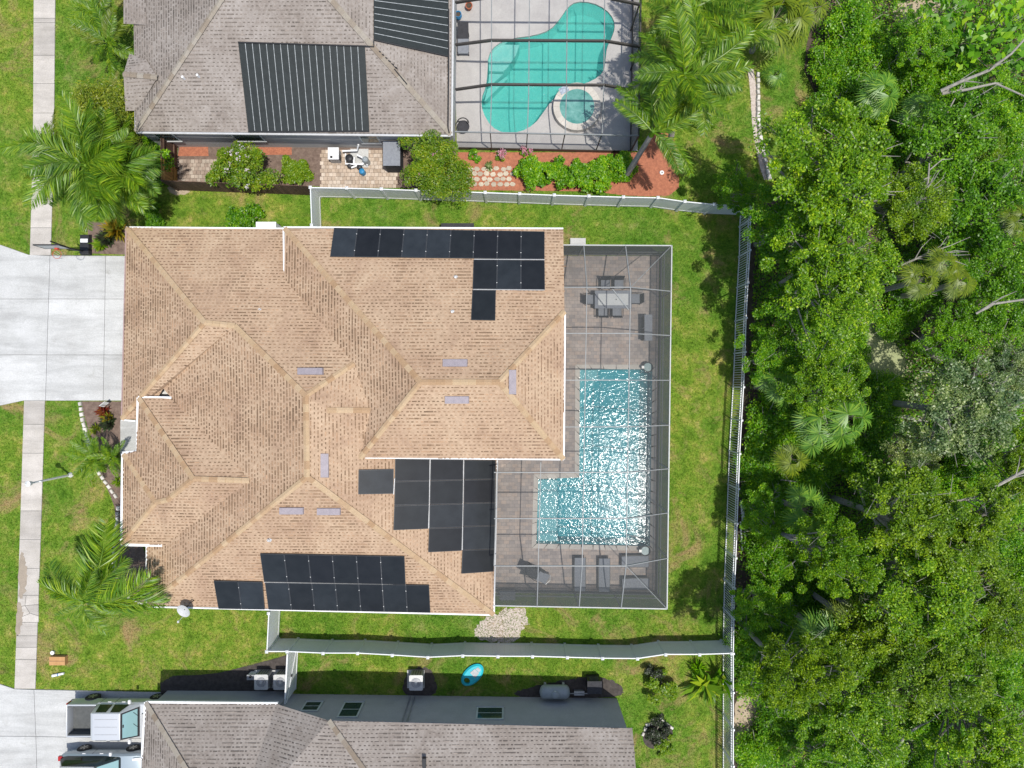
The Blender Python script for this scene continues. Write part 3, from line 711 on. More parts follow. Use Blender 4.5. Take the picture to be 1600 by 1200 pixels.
for q in ([(640, 537), (862, 533), (860, 686), (638, 690)],
          [(869, 466), (1086, 470), (1086, 603), (867, 608)], [(867, 611), (1085, 606), (1083, 752), (864, 758)], [(864, 761), (1083, 755), (1077, 905), (858, 914)],
          [(1090, 470), (1296, 474), (1296, 598), (1089, 602)], [(1089, 605), (1296, 601), (1294, 747), (1086, 752)], [(1086, 755), (1294, 750), (1291, 894), (1081, 900)], [(1081, 903), (1291, 897), (1287, 1042), (1076, 1052)],
          [(1300, 476), (1500, 478), (1500, 593), (1300, 597)], [(1300, 600), (1500, 596), (1499, 740), (1298, 744)], [(1298, 747), (1499, 743), (1496, 884), (1294, 889)], [(1294, 892), (1496, 887), (1492, 1030), (1290, 1036)], [(1290, 1039), (1492, 1033), (1487, 1172), (1283, 1186)]):
    panel_row(house, fE, [z3(*p) for p in q], 1)
rail(house, fE, z3(1088, 470), z3(1079, 903)); rail(house, fE, z3(1298, 474), z3(1288, 1038)); rail(house, fE, z3(866, 590), z3(860, 690))
def z5(x, y): return (300 + x / 4, 840 + y / 4)
panel_row(house, fS, [z5(*p) for p in ((425, 100), (1328, 118), (1335, 294), (450, 276))], 6)
panel_row(house, fS, [z5(*p) for p in ((455, 281), (1482, 298), (1490, 470), (478, 450))], 7)
panel_row(house, fS, [z5(*p) for p in ((135, 270), (440, 278), (455, 450), (165, 445))], 2)
rail(house, fS, z5(450, 279), z5(1340, 296)); rail(house, fS, z5(1180, 116), z5(1200, 464))

# ---- grey neighbouring house at the top
T = 2.75
tb = {'a': (212, 205, T), 'b': (704, 210, T), 'apL': (392, -70, 6.0), 'apR': (455, -70, 6.0)}
top_faces = [[tb['a'], tb['b'], tb['apR'], tb['apL']], [tb['a'], tb['apL'], (392, -150, 6.0), (205, -150, T)],
             [tb['b'], (708, -150, T), (455, -150, 6.0), tb['apR']],
             [(202, 84, T), (193, 116, 3.3), (246, 121, 3.55), (228, 92, 3.2)], [(193, 116, 3.3), (196, 173, T), (214, 173, T), (246, 121, 3.55)],
             [(193, -150, T), (193, 37, T), (228, 39, 3.15), (228, -150, 3.15)]]
nh = thing('house', 'weathered grey shingle house with black pool heating mats on its roof', 'house', (-12, 17, 0))
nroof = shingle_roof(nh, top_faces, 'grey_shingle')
ridge_caps(nroof, [(tb['a'], tb['apL']), (tb['b'], tb['apR']), ((193, 116, 3.3), (246, 121, 3.55))], 'grey_shingle')
gutters(nh, [[(706, 212, T), (709, -60, T)], [(213, 207, T), (704, 212, T)]], 'light_metal', 0.09, 0.10)
wl = [U(252, 230), U(712, 232), U(716, -120), U(250, -120)]
MB().prism(inset(wl, 0.02), 0, T - 0.1).build('wall', 'wall_paint', nh)
MB().sheet([[U3(t) for t in ((214, 203, T), (703, 208, T), (706, -100, T), (214, -100, T))]], T - 0.05).build('soffit', 'wall_paint', nh)
def wall_window(parent, ywall, x0, x1, z0, z1, facing):
    """window set into a wall that runs east-west; facing = outward y direction"""
    y = ywall + facing * 0.02
    f = MB().box(((x0 + x1) / 2, y, (z0 + z1) / 2), (x1 - x0 + 0.14, 0.03, z1 - z0 + 0.14)).build('window', 'window_frame', parent)
    zm = (z0 + z1) / 2
    for a, b in ((z0 + 0.03, zm - 0.03), (zm + 0.03, z1 - 0.03)):
        MB().box(((x0 + x1) / 2, y + facing * 0.012, (a + b) / 2), (x1 - x0 - 0.04, 0.02, b - a)).build('pane', 'pane', f)
    MB().box(((x0 + x1) / 2, y + facing * 0.03, z0 - 0.10), (x1 - x0 + 0.2, 0.06, 0.05)).build('sill', 'wall_paint', f)
yw = U(500, 231).y
wall_window(nh, yw, -18.6, -17.7, 1.2, 2.3, -1); wall_window(nh, yw, -14.6, -13.2, 1.2, 2.3, -1); wall_window(nh, yw, -8.0, -7.1, 0.9, 2.2, -1)
fT = plane_of(top_faces[0]); fTE = plane_of(top_faces[2])
def pool_mat(parent, pl, quad, n, along):
    P = [on_plane(pl, *p, 0.05) for p in (quad[3], quad[2], quad[1], quad[0])]
    o = MB().hexa([p - pl[1] * 0.04 for p in P], P).build('pool_heating_mat', 'black_mat', parent)
    for i in range(1, n):
        a, b = (bil(quad, i / n, 0.01), bil(quad, i / n, 0.99)) if along else (bil(quad, 0.01, i / n), bil(quad, 0.99, i / n))
        A, B = on_plane(pl, *a, 0.06), on_plane(pl, *b, 0.06)
        m = MB()
        m.beam(A, B, 0.026, 0.02, pl[1])
        m.build('strap', 'mat_strip', o)
    for e in ((0, 0, 1, 0), (0, 1, 1, 1)):
        m = MB(); m.tube([on_plane(pl, *bil(quad, e[0], e[1]), 0.08), on_plane(pl, *bil(quad, e[2], e[3]), 0.08)], 0.035, 8); m.build('header_pipe', 'dark_metal', o)
pool_mat(nh, fT, [(372, 66), (570, 72), (577, 205), (388, 206)], 18, True)
pool_mat(nh, fTE, [(584, -30), (701, -20), (701, 88), (584, 62)], 9, False)
for pts in ([(570, 72), (584, 73), (584, 62)], [(701, 14), (701, 92), (700, 200), (702, 208)]):
    MB().tube([on_plane(fTE if pts[0][0] > 600 else fT, *p, 0.08) for p in pts], 0.035, 8).build('pool_pipe', 'dark_metal', nh)
for x, y in ((288, 123), (311, 120)):
    p = on_plane(fT, x, y); MB().lathe(p, [(0.06, -0.05), (0.06, 0.22), (0.04, 0.22)], 10).build('vent_pipe', 'white_metal', nh)
for k in range(6):
    p = on_plane(fTE, 592 + k * 5.2, 81 + k * 5); MB().box(p + Vector((0, 0, 0.05)), (0.2, 0.06, 0.05), -0.4).build('pipe_clip', 'dark_metal', nh)
MB().tube([on_plane(fTE, 616, 108, 0.07), on_plane(fTE, 636, 132, 0.07)], 0.035, 8).build('pool_pipe', 'dark_metal', nh)

# ---- grey neighbouring house at the bottom
b1, b2, b3, b4 = (228, 1098, 2.75), (432, 1100, 2.75), (514, 1126, 4.2), (988, 1138, 4.2)
bot_faces = [[b1, b2, b3, (602, 1249, 5.55), (358, 1311, 5.65)], [b3, b4, (1000, 1275, 5.9), (602, 1249, 5.55)], [b1, (358, 1311, 5.65), (358, 1500, 5.65), (208, 1400, 2.75)], [b4, (1010, 1400, 4.2), (1000, 1275, 5.9)]]
bh = thing('house', 'grey shingle house with long shaded grey side wall', 'house', (-6, -21, 0))
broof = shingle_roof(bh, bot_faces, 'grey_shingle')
ridge_caps(broof, [(b1, (358, 1311, 5.65)), (b3, (602, 1249, 5.55))], 'grey_shingle')
gutters(bh, [[(228, 1097, 2.75), (434, 1099, 2.75)], [(227, 1097, 2.75), (222, 1185, 2.75)], [(990, 1184, 4.2), (996, 1240, 4.2)], [(222, 1185, 2.75), (207, 1187, 2.75)]], wd=0.11)
wl1 = [U(546, 1085.3), U(964, 1091), U(985, 1400), U(546, 1400)]; wl3 = [U(452, 1084), U(546, 1085.3)]; wl2 = [U(262, 1079), U(453, 1080), U(453, 1400), U(262, 1400)]
MB().prism(wl1, 0, 4.1).build('wall', 'wall_paint', bh)
q0, q1 = wl3; bk = Vector((0, -.2, 0))
MB().hexa([q0 + bk, q1 + bk, q1, q0], [q0 + bk + Vector((0, 0, 2.75)), q1 + bk + Vector((0, 0, 4.08)), q1 + Vector((0, 0, 4.08)), q0 + Vector((0, 0, 2.75))]).build('wall', 'wall_paint', bh)
MB().prism(wl2, 0, 2.65).build('wall', 'wall_paint', bh)
MB().sheet([[U3(t) for t in (b3, b4, (1010, 1400, 4.2), (514, 1400, 4.2))]], 4.15).build('soffit', 'wall_paint', bh)
MB().sheet([[U3(t) for t in (b1, b2, (432, 1400, 2.75), (208, 1400, 2.75))]], 2.70).build('soffit', 'wall_paint', bh)
for xa, xb, z0, z1 in ((470, 494, 1.0, 1.9), (532, 560, 1.0, 2.5), (746, 785, 1.35, 2.5)):
    yy = -(484 + (xa - 452) * 7 / 512) / 28.378
    wall_window(bh, yy, (xa - 800) * 0.0333, (xb - 800) * 0.0333, z0, z1, 1)
for xx in (642, 649):
    yy = -(486.5) / 28.378
    MB().tube([((xx - 800) / 28.4, yy + 0.05, 0.3), ((xx - 800) / 28.4, yy + 0.05, 4.0)], 0.03, 6).build('wall_pipe', 'grey_metal', bh)
MB().box(on_plane(plane_of(bot_faces[1]), 663, 1192, 0.1), (0.16, 0.5, 0.2)).build('roof_vent', 'dark_metal', bh)

# ------------------------------------------------------------------ lanai: deck, pool, screen cage
Z1, Z2 = 4.05, 2.6
def cg(x, y, top): return U(x, y, Z1 if top else Z2)
deck = [(3.0, 7.0), (8.08, 7.0), (8.08, -11.45), (-0.6, -11.45), (-0.6, -3.6), (3.0, -3.6)]
deck = [(Vector((a, b, 0))) for a, b in [(1.6, 7.05), (8.1, 7.05), (7.9, -11.5), (-1.2, -11.5), (-1.2, -3.0), (1.6, -3.0)]]
NO_GRASS.append(deck)
MB().sheet([deck, grow(POOL, 0.12)], 0.04).build('patio', 'lanai_paver', kind='structure', label='grey brown paver deck of the screened patio')
pool = thing('swimming_pool', 'L shaped blue swimming pool glittering in the screened patio', 'pool', (POOL[0] + POOL[2]) / 2)
def basin(loop, depth, top): 
    m = MB(); m.sheet([loop], -depth)
    L = loop
    for i in range(len(L)):
        p, q = L[i], L[(i + 1) % len(L)]
        m.add([(p.x, p.y, -depth), (q.x, q.y, -depth), (q.x, q.y, top), (p.x, p.y, top)], [[0, 1, 2, 3]])
    return m
basin(POOL, 1.1, 0.03).build('basin', 'plaster', pool)
def rect_px(x0, y0, x1, y1): return px([(x0, y0), (x1, y0), (x1, y1), (x0, y1)])
MB().prism(rect_px(840, 751, 872, 848), -1.09, -0.32).build('sun_shelf', 'plaster', pool)
MB().prism(rect_px(907, 578, 936, 592), -1.09, -0.36).build('step', 'plaster', pool)
MB().prism(rect_px(907, 592.2, 930, 606), -1.09, -0.60).build('step', 'plaster', pool)
MB().prism(rect_px(907, 606.2, 918, 742), -1.09, -0.75).build('bench', 'plaster', pool)
MB().prism(inset(POOL, 0.012), -1.12, -0.06).build('water', 'pool_water', pool)
# coping stones, laid one by one along the rim
def coping(loop, parent, wd, z0, z1, step, mat='coping', close=True):
    n = len(loop); out = grow(loop, wd)
    for i in range(n if close else n - 1):
        a, b, A, B = loop[i], loop[(i + 1) % n], out[i], out[(i + 1) % n]
        k = max(1, int(round((b - a).length / step)))
        for j in range(k):
            s, e = j / k + 0.004, (j + 1) / k - 0.004
            MB().prism([a.lerp(b, s), a.lerp(b, e), A.lerp(B, e), A.lerp(B, s)], z0, z1).build('coping_stone', mat, parent)
coping(POOL, pool, 0.26, 0.0, 0.065, 0.62)
for x, y in ((1010, 574), (1006, 858)):
    c = U(x, y); c.z = 0.06
    b = thing('scupper_bowl', 'round stone water bowl at the %s end of the pool' % ('patio table' if y < 600 else 'lounger'), 'bowl', c)
    MB().lathe(c, [(0.13, 0.0), (0.18, 0.12), (0.27, 0.30), (0.29, 0.36), (0.24, 0.36), (0.20, 0.26)], 18).build('bowl', 'sling_dark', b, smooth=False)
    MB().lathe(c, [(0.225, 0.31), (0.235, 0.325)], 18).build('water', 'bowl_water', b)
    MB().box(c + Vector((-0.27, 0, 0.355)), (0.14, 0.14, 0.02)).build('lip', 'light_metal', b)

cage = thing('screen_enclosure', 'screened pool enclosure with grey aluminium frame beside the tan house', 'enclosure', (4, -2, 0))
ys = [449, 521, 594, 667, 738, 810, 884]
NPy, SPy = 384, 951
def ex(y): return float(np.interp(y, [384, 951], [1049.5, 1042]))          # east eave, pixels
def tx(y): return float(np.interp(y, [449, 884], [985, 978]))               # east edge of the flat top
mid_x = lambda y: float(np.interp(y, [449, 884], [917, 909.5]))
lef_x = lambda y: float(np.interp(y, [738, 884], [845, 841]))
def wx_in(y): return 876 if y < 716 else 772
def eave_y(x, y):  # pixel on eave for the same world y
    return 600 + (y - 600) * (H - Z1) / (H - Z2)
def bm(p, q, wd, ht, mat='cage_white', name='beam'): MB().beam(p, q, wd, ht).build(name, mat, cage)
beam_end = {}
for y in ys:
    xw = wx_in(y); bm(U(xw, y, Z1), U(tx(y), y, Z1), 0.045, 0.10)
    e = U(ex(eave_y(0, y)), eave_y(0, y), Z2); beam_end[y] = e
    bm(U(tx(y), y, Z1), e, 0.045, 0.09)
    bm(e, Vector((e.x, e.y, 0.04)), 0.06, 0.06, 'cage_grey', 'post')
bm(U(tx(449), 449, Z1), U(tx(884), 884, Z1), 0.038, 0.08, name='purlin')
bm(U(mid_x(449), 449, Z1), U(mid_x(884), 884, Z1), 0.038, 0.06, name='purlin')
bm(U(845, 722, Z1), U(841, 884, Z1), 0.038, 0.06, name='purlin')
bm(U(778, 722, Z1), U(772, 884, Z1), 0.038, 0.06, name='purlin')
NE, SE = U(1049.5, 384, Z2), U(1042, 951, Z2); NW, SW = U(880, 383, Z2), U(770, 946, Z2)
for a, b in ((NW, NE), (NE, SE), (SE, SW)): bm(a, b, 0.055, 0.10, 'cage_edge', name='eave_beam')
for c in (NE, SE, NW, SW): bm(c, Vector((c.x, c.y, 0.04)), 0.07, 0.07, 'cage_grey', 'post')
for c, d in ((NE, U(tx(449), 449, Z1)), (SE, U(tx(884), 884, Z1))): bm(c, d, 0.03, 0.05, 'cage_grey', name='hip_beam')
sx_eave = []
for x, y in ((841, 884), (909.5, 884), (978, 884)):
    a = U(x, y, Z1); e = Vector((a.x, SW.y + (SE.y - SW.y) * (a.x - SW.x) / (SE.x - SW.x), Z2)); bm(a, e, 0.05, 0.09); bm(e, Vector((e.x, e.y, 0.04)), 0.06, 0.06, 'cage_grey', 'post')
for x in (917, 985):
    a = U(x, 449, Z1); e = Vector((a.x, NE.y, Z2)); bm(a, e, 0.05, 0.09); bm(e, Vector((e.x, e.y, 0.04)), 0.06, 0.06, 'cage_grey', 'post')
for z in (0.95,):   # chair rails
    for a, b in ((NW, NE), (NE, SE), (SE, SW)):
        bm(Vector((a.x, a.y, z)), Vector((b.x, b.y, z)), 0.05, 0.06, 'cage_grey', 'chair_rail')
for a, b in ((NW, NE), (NE, SE), (SE, SW)):
    MB().beam(Vector((a.x, a.y, 0.22)), Vector((b.x, b.y, 0.22)), 0.03, 0.36).build('kick_plate', 'cage_grey', cage)
bm(U(957, 452, Z1), U(982, 484, Z1), 0.05, 0.08, 'cage_grey', 'brace'); bm(U(tx(810), 835, Z1), U(1008, 843, 3.3), 0.04, 0.06, 'cage_grey', 'brace')
def screen(pts): MB().poly(pts).build('screen_panel', 'screen', cage)
for y0, y1 in zip(ys, ys[1:]):
    xw = max(wx_in(y0), wx_in(y1)) if y0 < 716 else 772
    cols = [lambda y: 876 if y < 730 else 772, mid_x, tx] if y1 < 740 else [lambda y: 772, lef_x, mid_x, tx]
    for c0, c1 in zip(cols, cols[1:]):
        screen([U(c0(y0), y0, Z1), U(c0(y1), y1, Z1), U(c1(y1), y1, Z1), U(c1(y0), y0, Z1)])
    screen([U(tx(y0), y0, Z1), U(tx(y1), y1, Z1), beam_end[y1], beam_end[y0]])
    a, b = beam_end[y0], beam_end[y1]
    screen([a, b, Vector((b.x, b.y, 0.4)), Vector((a.x, a.y, 0.4))])
def slope_strip(corner, xs, ytop, ye):
    pass
a, b = beam_end[449], NE
screen([U(tx(449), 449, Z1), beam_end[449], NE]); screen([a, b, Vector((b.x, b.y, .4)), Vector((a.x, a.y, .4))])
a, b = beam_end[884], SE
screen([U(tx(884), 884, Z1), beam_end[884], SE]); screen([a, b, Vector((b.x, b.y, .4)), Vector((a.x, a.y, .4))])
for xa, xb in ((876, 917), (917, 985)):
    A, B = U(xa, 449, Z1), U(xb, 449, Z1); C, D = Vector((B.x, NE.y, Z2)), Vector((A.x, NE.y, Z2)); screen([A, B, C, D])
    screen([C, D, Vector((D.x, D.y, .4)), Vector((C.x, C.y, .4))])
A = U(985, 449, Z1); C = Vector((A.x, NE.y, Z2)); screen([A, NE, C]); screen([C, NE, Vector((NE.x, NE.y, .4)), Vector((C.x, C.y, .4))])
xsS = [772, 841, 909.5, 978]
def south(a): return Vector((a.x, SW.y + (SE.y - SW.y) * (a.x - SW.x) / (SE.x - SW.x), Z2))
for xa, xb in zip(xsS, xsS[1:]):
    A, B = U(xa, 884, Z1), U(xb, 884, Z1); C, D = south(B), south(A); screen([A, B, C, D]); screen([C, D, Vector((D.x, D.y, .4)), Vector((C.x, C.y, .4))])
A = U(978, 884, Z1); C = south(A); screen([A, SE, C]); screen([C, SE, Vector((SE.x, SE.y, .4)), Vector((C.x, C.y, .4))])

# ---- furniture on the deck
DZ = 0.045
c = U(958, 468, 0.75); c.z = DZ
tbl = thing('patio_table', 'rectangular grey patio table with pale glass top', 'table', c)
MB().box(c + Vector((0, 0, 0.70)), (1.98, 0.96, 0.05)).build('frame', 'sling', tbl)
MB().box(c + Vector((0, 0, 0.735)), (1.62, 0.62, 0.02)).build('tabletop', 'table_glass', tbl)
MB().lathe(c + Vector((0.16, 0.0, 0.745)), [(0.03, 0), (0.03, 0.02)], 10).build('umbrella_hole', 'dark_metal', tbl)
for sx in (-1, 1):
    for sy in (-1, 1): MB().beam(c + Vector((sx * 0.92, sy * 0.42, 0)), c + Vector((sx * 0.92, sy * 0.42, 0.69)), 0.05, 0.05).build('leg', 'dark_metal', tbl)
def patio_chair(x, y, rz, label):
    """chair faces +y before turning; root at the floor"""
    p = U(x, y, 0.45); t = thing('patio_chair', label, 'chair', (p.x, p.y, DZ), 'chairs round the patio table')
    t.rotation_euler = (0, 0, rz); WOFF[t.name] = Vector((0, 0, 0))
    MB().box((0, 0.02, 0.42), (0.50, 0.48, 0.05)).build('seat', 'sling', t)
    MB().hexa([(-0.25, -0.22, 0.42), (0.25, -0.22, 0.42), (0.25, -0.26, 0.42), (-0.25, -0.26, 0.42)][::-1], [(-0.25, -0.34, 0.92), (0.25, -0.34, 0.92), (0.25, -0.38, 0.92), (-0.25, -0.38, 0.92)][::-1]).build('backrest', 'sling_dark', t)
    for s in (-1, 1):
        MB().tube([(s * 0.27, 0.25, 0), (s * 0.27, 0.25, 0.42)], 0.018, 6).build('leg', 'dark_metal', t)
        MB().tube([(s * 0.27, -0.30, 0), (s * 0.26, -0.24, 0.42)], 0.018, 6).build('leg', 'dark_metal', t)
        MB().tube([(s * 0.28, 0.26, 0.42), (s * 0.29, 0.24, 0.63), (s * 0.29, -0.28, 0.65)], 0.022, 6).build('armrest', 'dark_metal', t)
patio_chair(946, 444, math.pi, 'dark sling chair north of patio table, left of two')
patio_chair(967, 444, math.pi, 'dark sling chair north of patio table, right of two')
patio_chair(942, 487, 0, 'dark sling chair south of patio table, left of two')
patio_chair(964, 487, 0, 'dark sling chair south of patio table, right of two')
patio_chair(924, 468, -math.pi / 2, 'dark sling chair at the house end of patio table')
patio_chair(993, 467, math.pi / 2, 'dark sling chair at the screen end of patio table')
c = U(1012, 512, 0.8)
g = thing('storage_cabinet', 'slim grey cabinet standing by the east screen wall', 'cabinet', (c.x, c.y, DZ))
MB().box((c.x, c.y, DZ + 0.40), (0.34, 1.32, 0.80)).build('body', 'grey_metal', g)
MB().box((c.x + 0.02, c.y, DZ + 0.825), (0.42, 1.40, 0.05)).build('top', 'sling', g)
for k in (-1, 1): MB().box((c.x - 0.18, c.y + k * 0.33, DZ + 0.40), (0.02, 0.60, 0.70)).build('door', 'sling_dark', g)
c = U(793, 930, 0.4)
g = thing('deck_box', 'low grey deck box in the shaded patio corner', 'box', (c.x, c.y, DZ))
MB().box((c.x, c.y, DZ + 0.2), (0.8, 0.44, 0.40)).build('body', 'grey_metal', g); MB().box((c.x, c.y, DZ + 0.425), (0.86, 0.5, 0.05)).build('lid', 'sling', g)
def lounger(x, y, rz, label, length=1.85):
    p = U(x, y, 0.35); t = thing('sun_lounger', label, 'sun lounger', (p.x, p.y, DZ), 'sun loungers on the paver deck')
    t.rotation_euler = (0, 0, rz); WOFF[t.name] = Vector((0, 0, 0)); h = length / 2
    MB().box((0.06, 0, 0.33), (length - 0.62, 0.60, 0.04)).build('seat', 'sling', t) if False else MB().box((0.28, 0, 0.33), (length - 0.56, 0.58, 0.04)).build('seat', 'sling', t)
    x0 = -h + 0.56
    MB().hexa([(x0 - .55, -.29, .40), (x0, -.29, .315), (x0, .29, .315), (x0 - .55, .29, .40)], [(x0 - .55, -.29, .44), (x0, -.29, .355), (x0, .29, .355), (x0 - .55, .29, .44)]).build('backrest', 'sling', t)
    for s in (-1, 1): MB().beam((-h, s * 0.31, 0.31), (h, s * 0.31, 0.31), 0.04, 0.05).build('side_rail', 'dark_metal', t)
    for sx in (-0.8, 0.8):
        for s in (-1, 1): MB().beam((sx * h, s * 0.29, 0), (sx * h, s * 0.29, 0.29), 0.04, 0.04).build('leg', 'dark_metal', t)
lounger(906, 897, -math.pi / 2, 'grey sun lounger pointing at the pool, left of two')
lounger(944, 898, -math.pi / 2, 'grey sun lounger pointing at the pool, right of two')
lounger(992, 877, 0, 'grey sun lounger lying parallel to the pool end, nearest the water', 1.5)
lounger(993, 912, 0, 'grey sun lounger lying in the patio corner by the screens', 1.5)
p = U(834, 895, 0.4)
t = thing('reclining_chair', 'dark folding recliner with bent tube frame on the deck', 'recliner', (p.x, p.y, DZ)); t.rotation_euler = (0, 0, -0.45); WOFF[t.name] = Vector((0, 0, 0))
MB().hexa([(-.75, -.27, .80), (-.25, -.27, .36), (-.25, .27, .36), (-.75, .27, .80)], [(-.75, -.27, .83), (-.25, -.27, .39), (-.25, .27, .39), (-.75, .27, .83)]).build('backrest', 'sling_dark', t)
MB().hexa([(-.25, -.27, .36), (.25, -.27, .46), (.25, .27, .46), (-.25, .27, .36)], [(-.25, -.27, .39), (.25, -.27, .49), (.25, .27, .49), (-.25, .27, .39)]).build('seat', 'sling_dark', t)
MB().hexa([(.25, -.27, .46), (.85, -.27, .34), (.85, .27, .34), (.25, .27, .46)], [(.25, -.27, .49), (.85, -.27, .37), (.85, .27, .37), (.25, .27, .49)]).build('footrest', 'sling', t)
for s in (-1, 1):
    MB().tube([(-.45, s * .30, 0), (.1, s * .30, .55), (.5, s * .30, .62)], 0.02, 6).build('armrest', 'dark_metal', t)
    MB().tube([(.55, s * .29, 0), (-.1, s * .29, .5), (-.45, s * .29, .62)], 0.02, 6).build('frame_tube', 'dark_metal', t)
MB().tube([(.85, -.29, .36), (.98, 0, .3), (.85, .29, .36)], 0.025, 6).build('foot_bar', 'light_metal', t)

# ------------------------------------------------------------------ neighbouring pool, deck and cage (top)
ndk = px([(706, -120), (1000, -120), (996, 236), (714, 233)]); NO_GRASS.append(ndk)
MB().sheet([ndk, grow(KID, 0.10)], 0.04).build('patio', 'patio_concrete', kind='structure', label='pale concrete deck round the kidney shaped pool')
kp = thing('swimming_pool', 'kidney shaped teal swimming pool with round spa', 'pool', U(840, 100))
basin(KID, 1.3, 0.05).build('basin', 'plaster_teal', kp)
kc = []
shelf = px([(762, 70), (775, 65), (812, 66), (806, 82), (794, 100), (786, 108), (764, 107)])
MB().prism(shelf, -1.29, -0.30).build('sun_shelf', 'plaster_teal', kp)
MB().prism(px([(764, 108.5), (786, 109.5), (772, 122), (762, 128)]), -1.29, -0.5).build('step', 'plaster_teal', kp)
MB().prism(px([(761, 130), (772, 124), (790, 111), (793, 114), (775, 132), (756, 150)]), -1.29, -0.72).build('step', 'plaster_teal', kp)
MB().prism(inset(KID, 0.012), -1.32, -0.05).build('water', 'teal_water', kp)
coping(KID, kp, 0.12, 0.0, 0.055, 0.8, 'patio_concrete')
sc = U(901.5, 167, 0.35); sc.z = 0.0
spa = thing('spa', 'round raised spa with pale rim at the pool edge', 'spa', sc)
ring = 24
for k in range(ring):
    a0, a1 = 2 * math.pi * (k + 0.02) / ring, 2 * math.pi * (k + 0.98) / ring
    pt = lambda r, a: sc + Vector((r * math.cos(a), r * math.sin(a), 0))
    MB().prism([pt(0.95, a0), pt(0.95, a1), pt(1.30, a1), pt(1.30, a0)], 0.05, 0.42).build('rim_stone', 'coping', spa)
MB().lathe(sc, [(1.27, -0.4), (1.27, 0.40)], 32).build('wall', 'patio_concrete', spa)
MB().lathe(sc, [(0.45, 0.405), (0.6, 0.407), (0.96, 0.41)], 32).build('basin', 'plaster_teal', spa)
m = MB(); m.lathe(sc, [(0.94, 0.412), (0.945, 0.416)], 32); m.build('water', 'spa_water' if 'spa_water' in MATS else simple('spa_water', (0.06, 0.23, 0.20), (0.19, 0.40, 0.36), 0.08, scale=2.2, spec=0.6) and 'spa_water', spa)
MB().box(sc + Vector((-0.72, 0.90, 0.43)), (0.5, 0.36, 0.02), 0.5).build('spill_tile', simple('spill_tile', (0.20, 0.24, 0.30), (0.50, 0.55, 0.62), 0.3, scale=9) and 'spill_tile', spa)
nc = thing('screen_enclosure', 'screened enclosure with bronze beams over the kidney shaped pool', 'enclosure', U(860, 100))
NZ1, NZ2 = 3.4, 2.6
def nb(p, q, wd, ht, name='beam', mat='bronze'): MB().beam(p, q, wd, ht).build(name, mat, nc)
cols_t = [(768, 768), (828, 826), (887, 885), (946, 943)]
for yb, k in ((-5, 9), (63, 7), (132, 8), (-75, 8)):
    P = [U(712, yb + k, NZ2), U(768, yb, NZ1), U(945, yb + 1, NZ1), U(999, yb + k + 3, NZ2)]
    for a, b in zip(P, P[1:]): nb(a, b, 0.09, 0.16)
    e = P[-1]; nb(e, Vector((e.x, e.y, 0.04)), 0.07, 0.07, 'post')
for a, b in cols_t: nb(U(a, -90, NZ1), U(b, 150, NZ1), 0.045, 0.07, 'purlin', 'cage_grey'); nb(U(b, 150, NZ1), U(b - 2, 208, NZ2), 0.045, 0.07, 'purlin', 'cage_grey')
nSW, nSE, nNE = U(711, 206, NZ2), U(998, 212, NZ2), U(1003, -90, NZ2)
nb(nSW, nSE, 0.06, 0.08, 'eave_beam', 'cage_grey'); nb(nSE, nNE, 0.06, 0.08, 'eave_beam', 'bronze')
nb(nSE, Vector((nSE.x, nSE.y, .04)), .07, .07, 'post')
for a, b in cols_t:
    e = U(b - 2, 208, NZ2); nb(e, Vector((e.x, e.y, .04)), .05, .05, 'post')
MB().beam(Vector((nSW.x, nSW.y, .2)), Vector((nSE.x, nSE.y, .2)), .03, .34).build('kick_plate', 'bronze', nc)
MB().beam(Vector((nNE.x, nNE.y, .2)), Vector((nSE.x, nSE.y, .2)), .03, .34).build('kick_plate', 'bronze', nc)
def nscreen(pts): MB().poly(pts).build('screen_panel', 'screen_fine', nc)
rows_y = [-90, -5, 63, 132, 150]
colx = [712, 768, 828, 887, 946, 1000]; colz = [NZ2, NZ1, NZ1, NZ1, NZ1, NZ2]
for y0, y1 in zip(rows_y[:3], rows_y[1:4]):
    for i in range(5): nscreen([U(colx[i], y0, colz[i]), U(colx[i], y1, colz[i]), U(colx[i + 1], y1, colz[i + 1]), U(colx[i + 1], y0, colz[i + 1])])
for i in range(5):
    A, B = U(colx[i], 132, colz[i]), U(colx[i + 1], 132, colz[i + 1]); f = lambda p: nSW.lerp(nSE, (p.x - nSW.x) / (nSE.x - nSW.x))
    C, D = f(B), f(A); nscreen([A, D, C, B]); nscreen([D, C, Vector((C.x, C.y, .37)), Vector((D.x, D.y, .37))])
nscreen([nSE, nNE, Vector((nNE.x, nNE.y, .37)), Vector((nSE.x, nSE.y, .37))])
# deck furniture there
p = U(724, 62, 0.3)
t = thing('sun_lounger', 'dark lounge chair with grey seat beside the kidney pool', 'sun lounger', (p.x, p.y, 0.045)); WOFF[t.name] = Vector((0, 0, 0))
MB().hexa([(-.3, 0.0, .32), (.3, 0.0, .32), (.3, .75, .62), (-.3, .75, .62)], [(-.3, 0.0, .37), (.3, 0.0, .37), (.3, .75, .68), (-.3, .75, .68)]).build('backrest', 'sling_dark', t)
MB().box((0, -.4, .33), (.6, .8, .05)).build('seat', 'sling', t)
for sx in (-.29, .29):
    MB().beam((sx, -.8, .30), (sx, .1, .30), .04, .05).build('side_rail', 'dark_metal', t)
    for y in (-.75, .3): MB().beam((sx, y, 0), (sx, y, .36), .04, .04).build('leg', 'dark_metal', t)
p = U(733, 11, 0.2); t = thing('flower_pot', 'terracotta flower pot on the pale pool deck', 'pot', (p.x, p.y, .04))
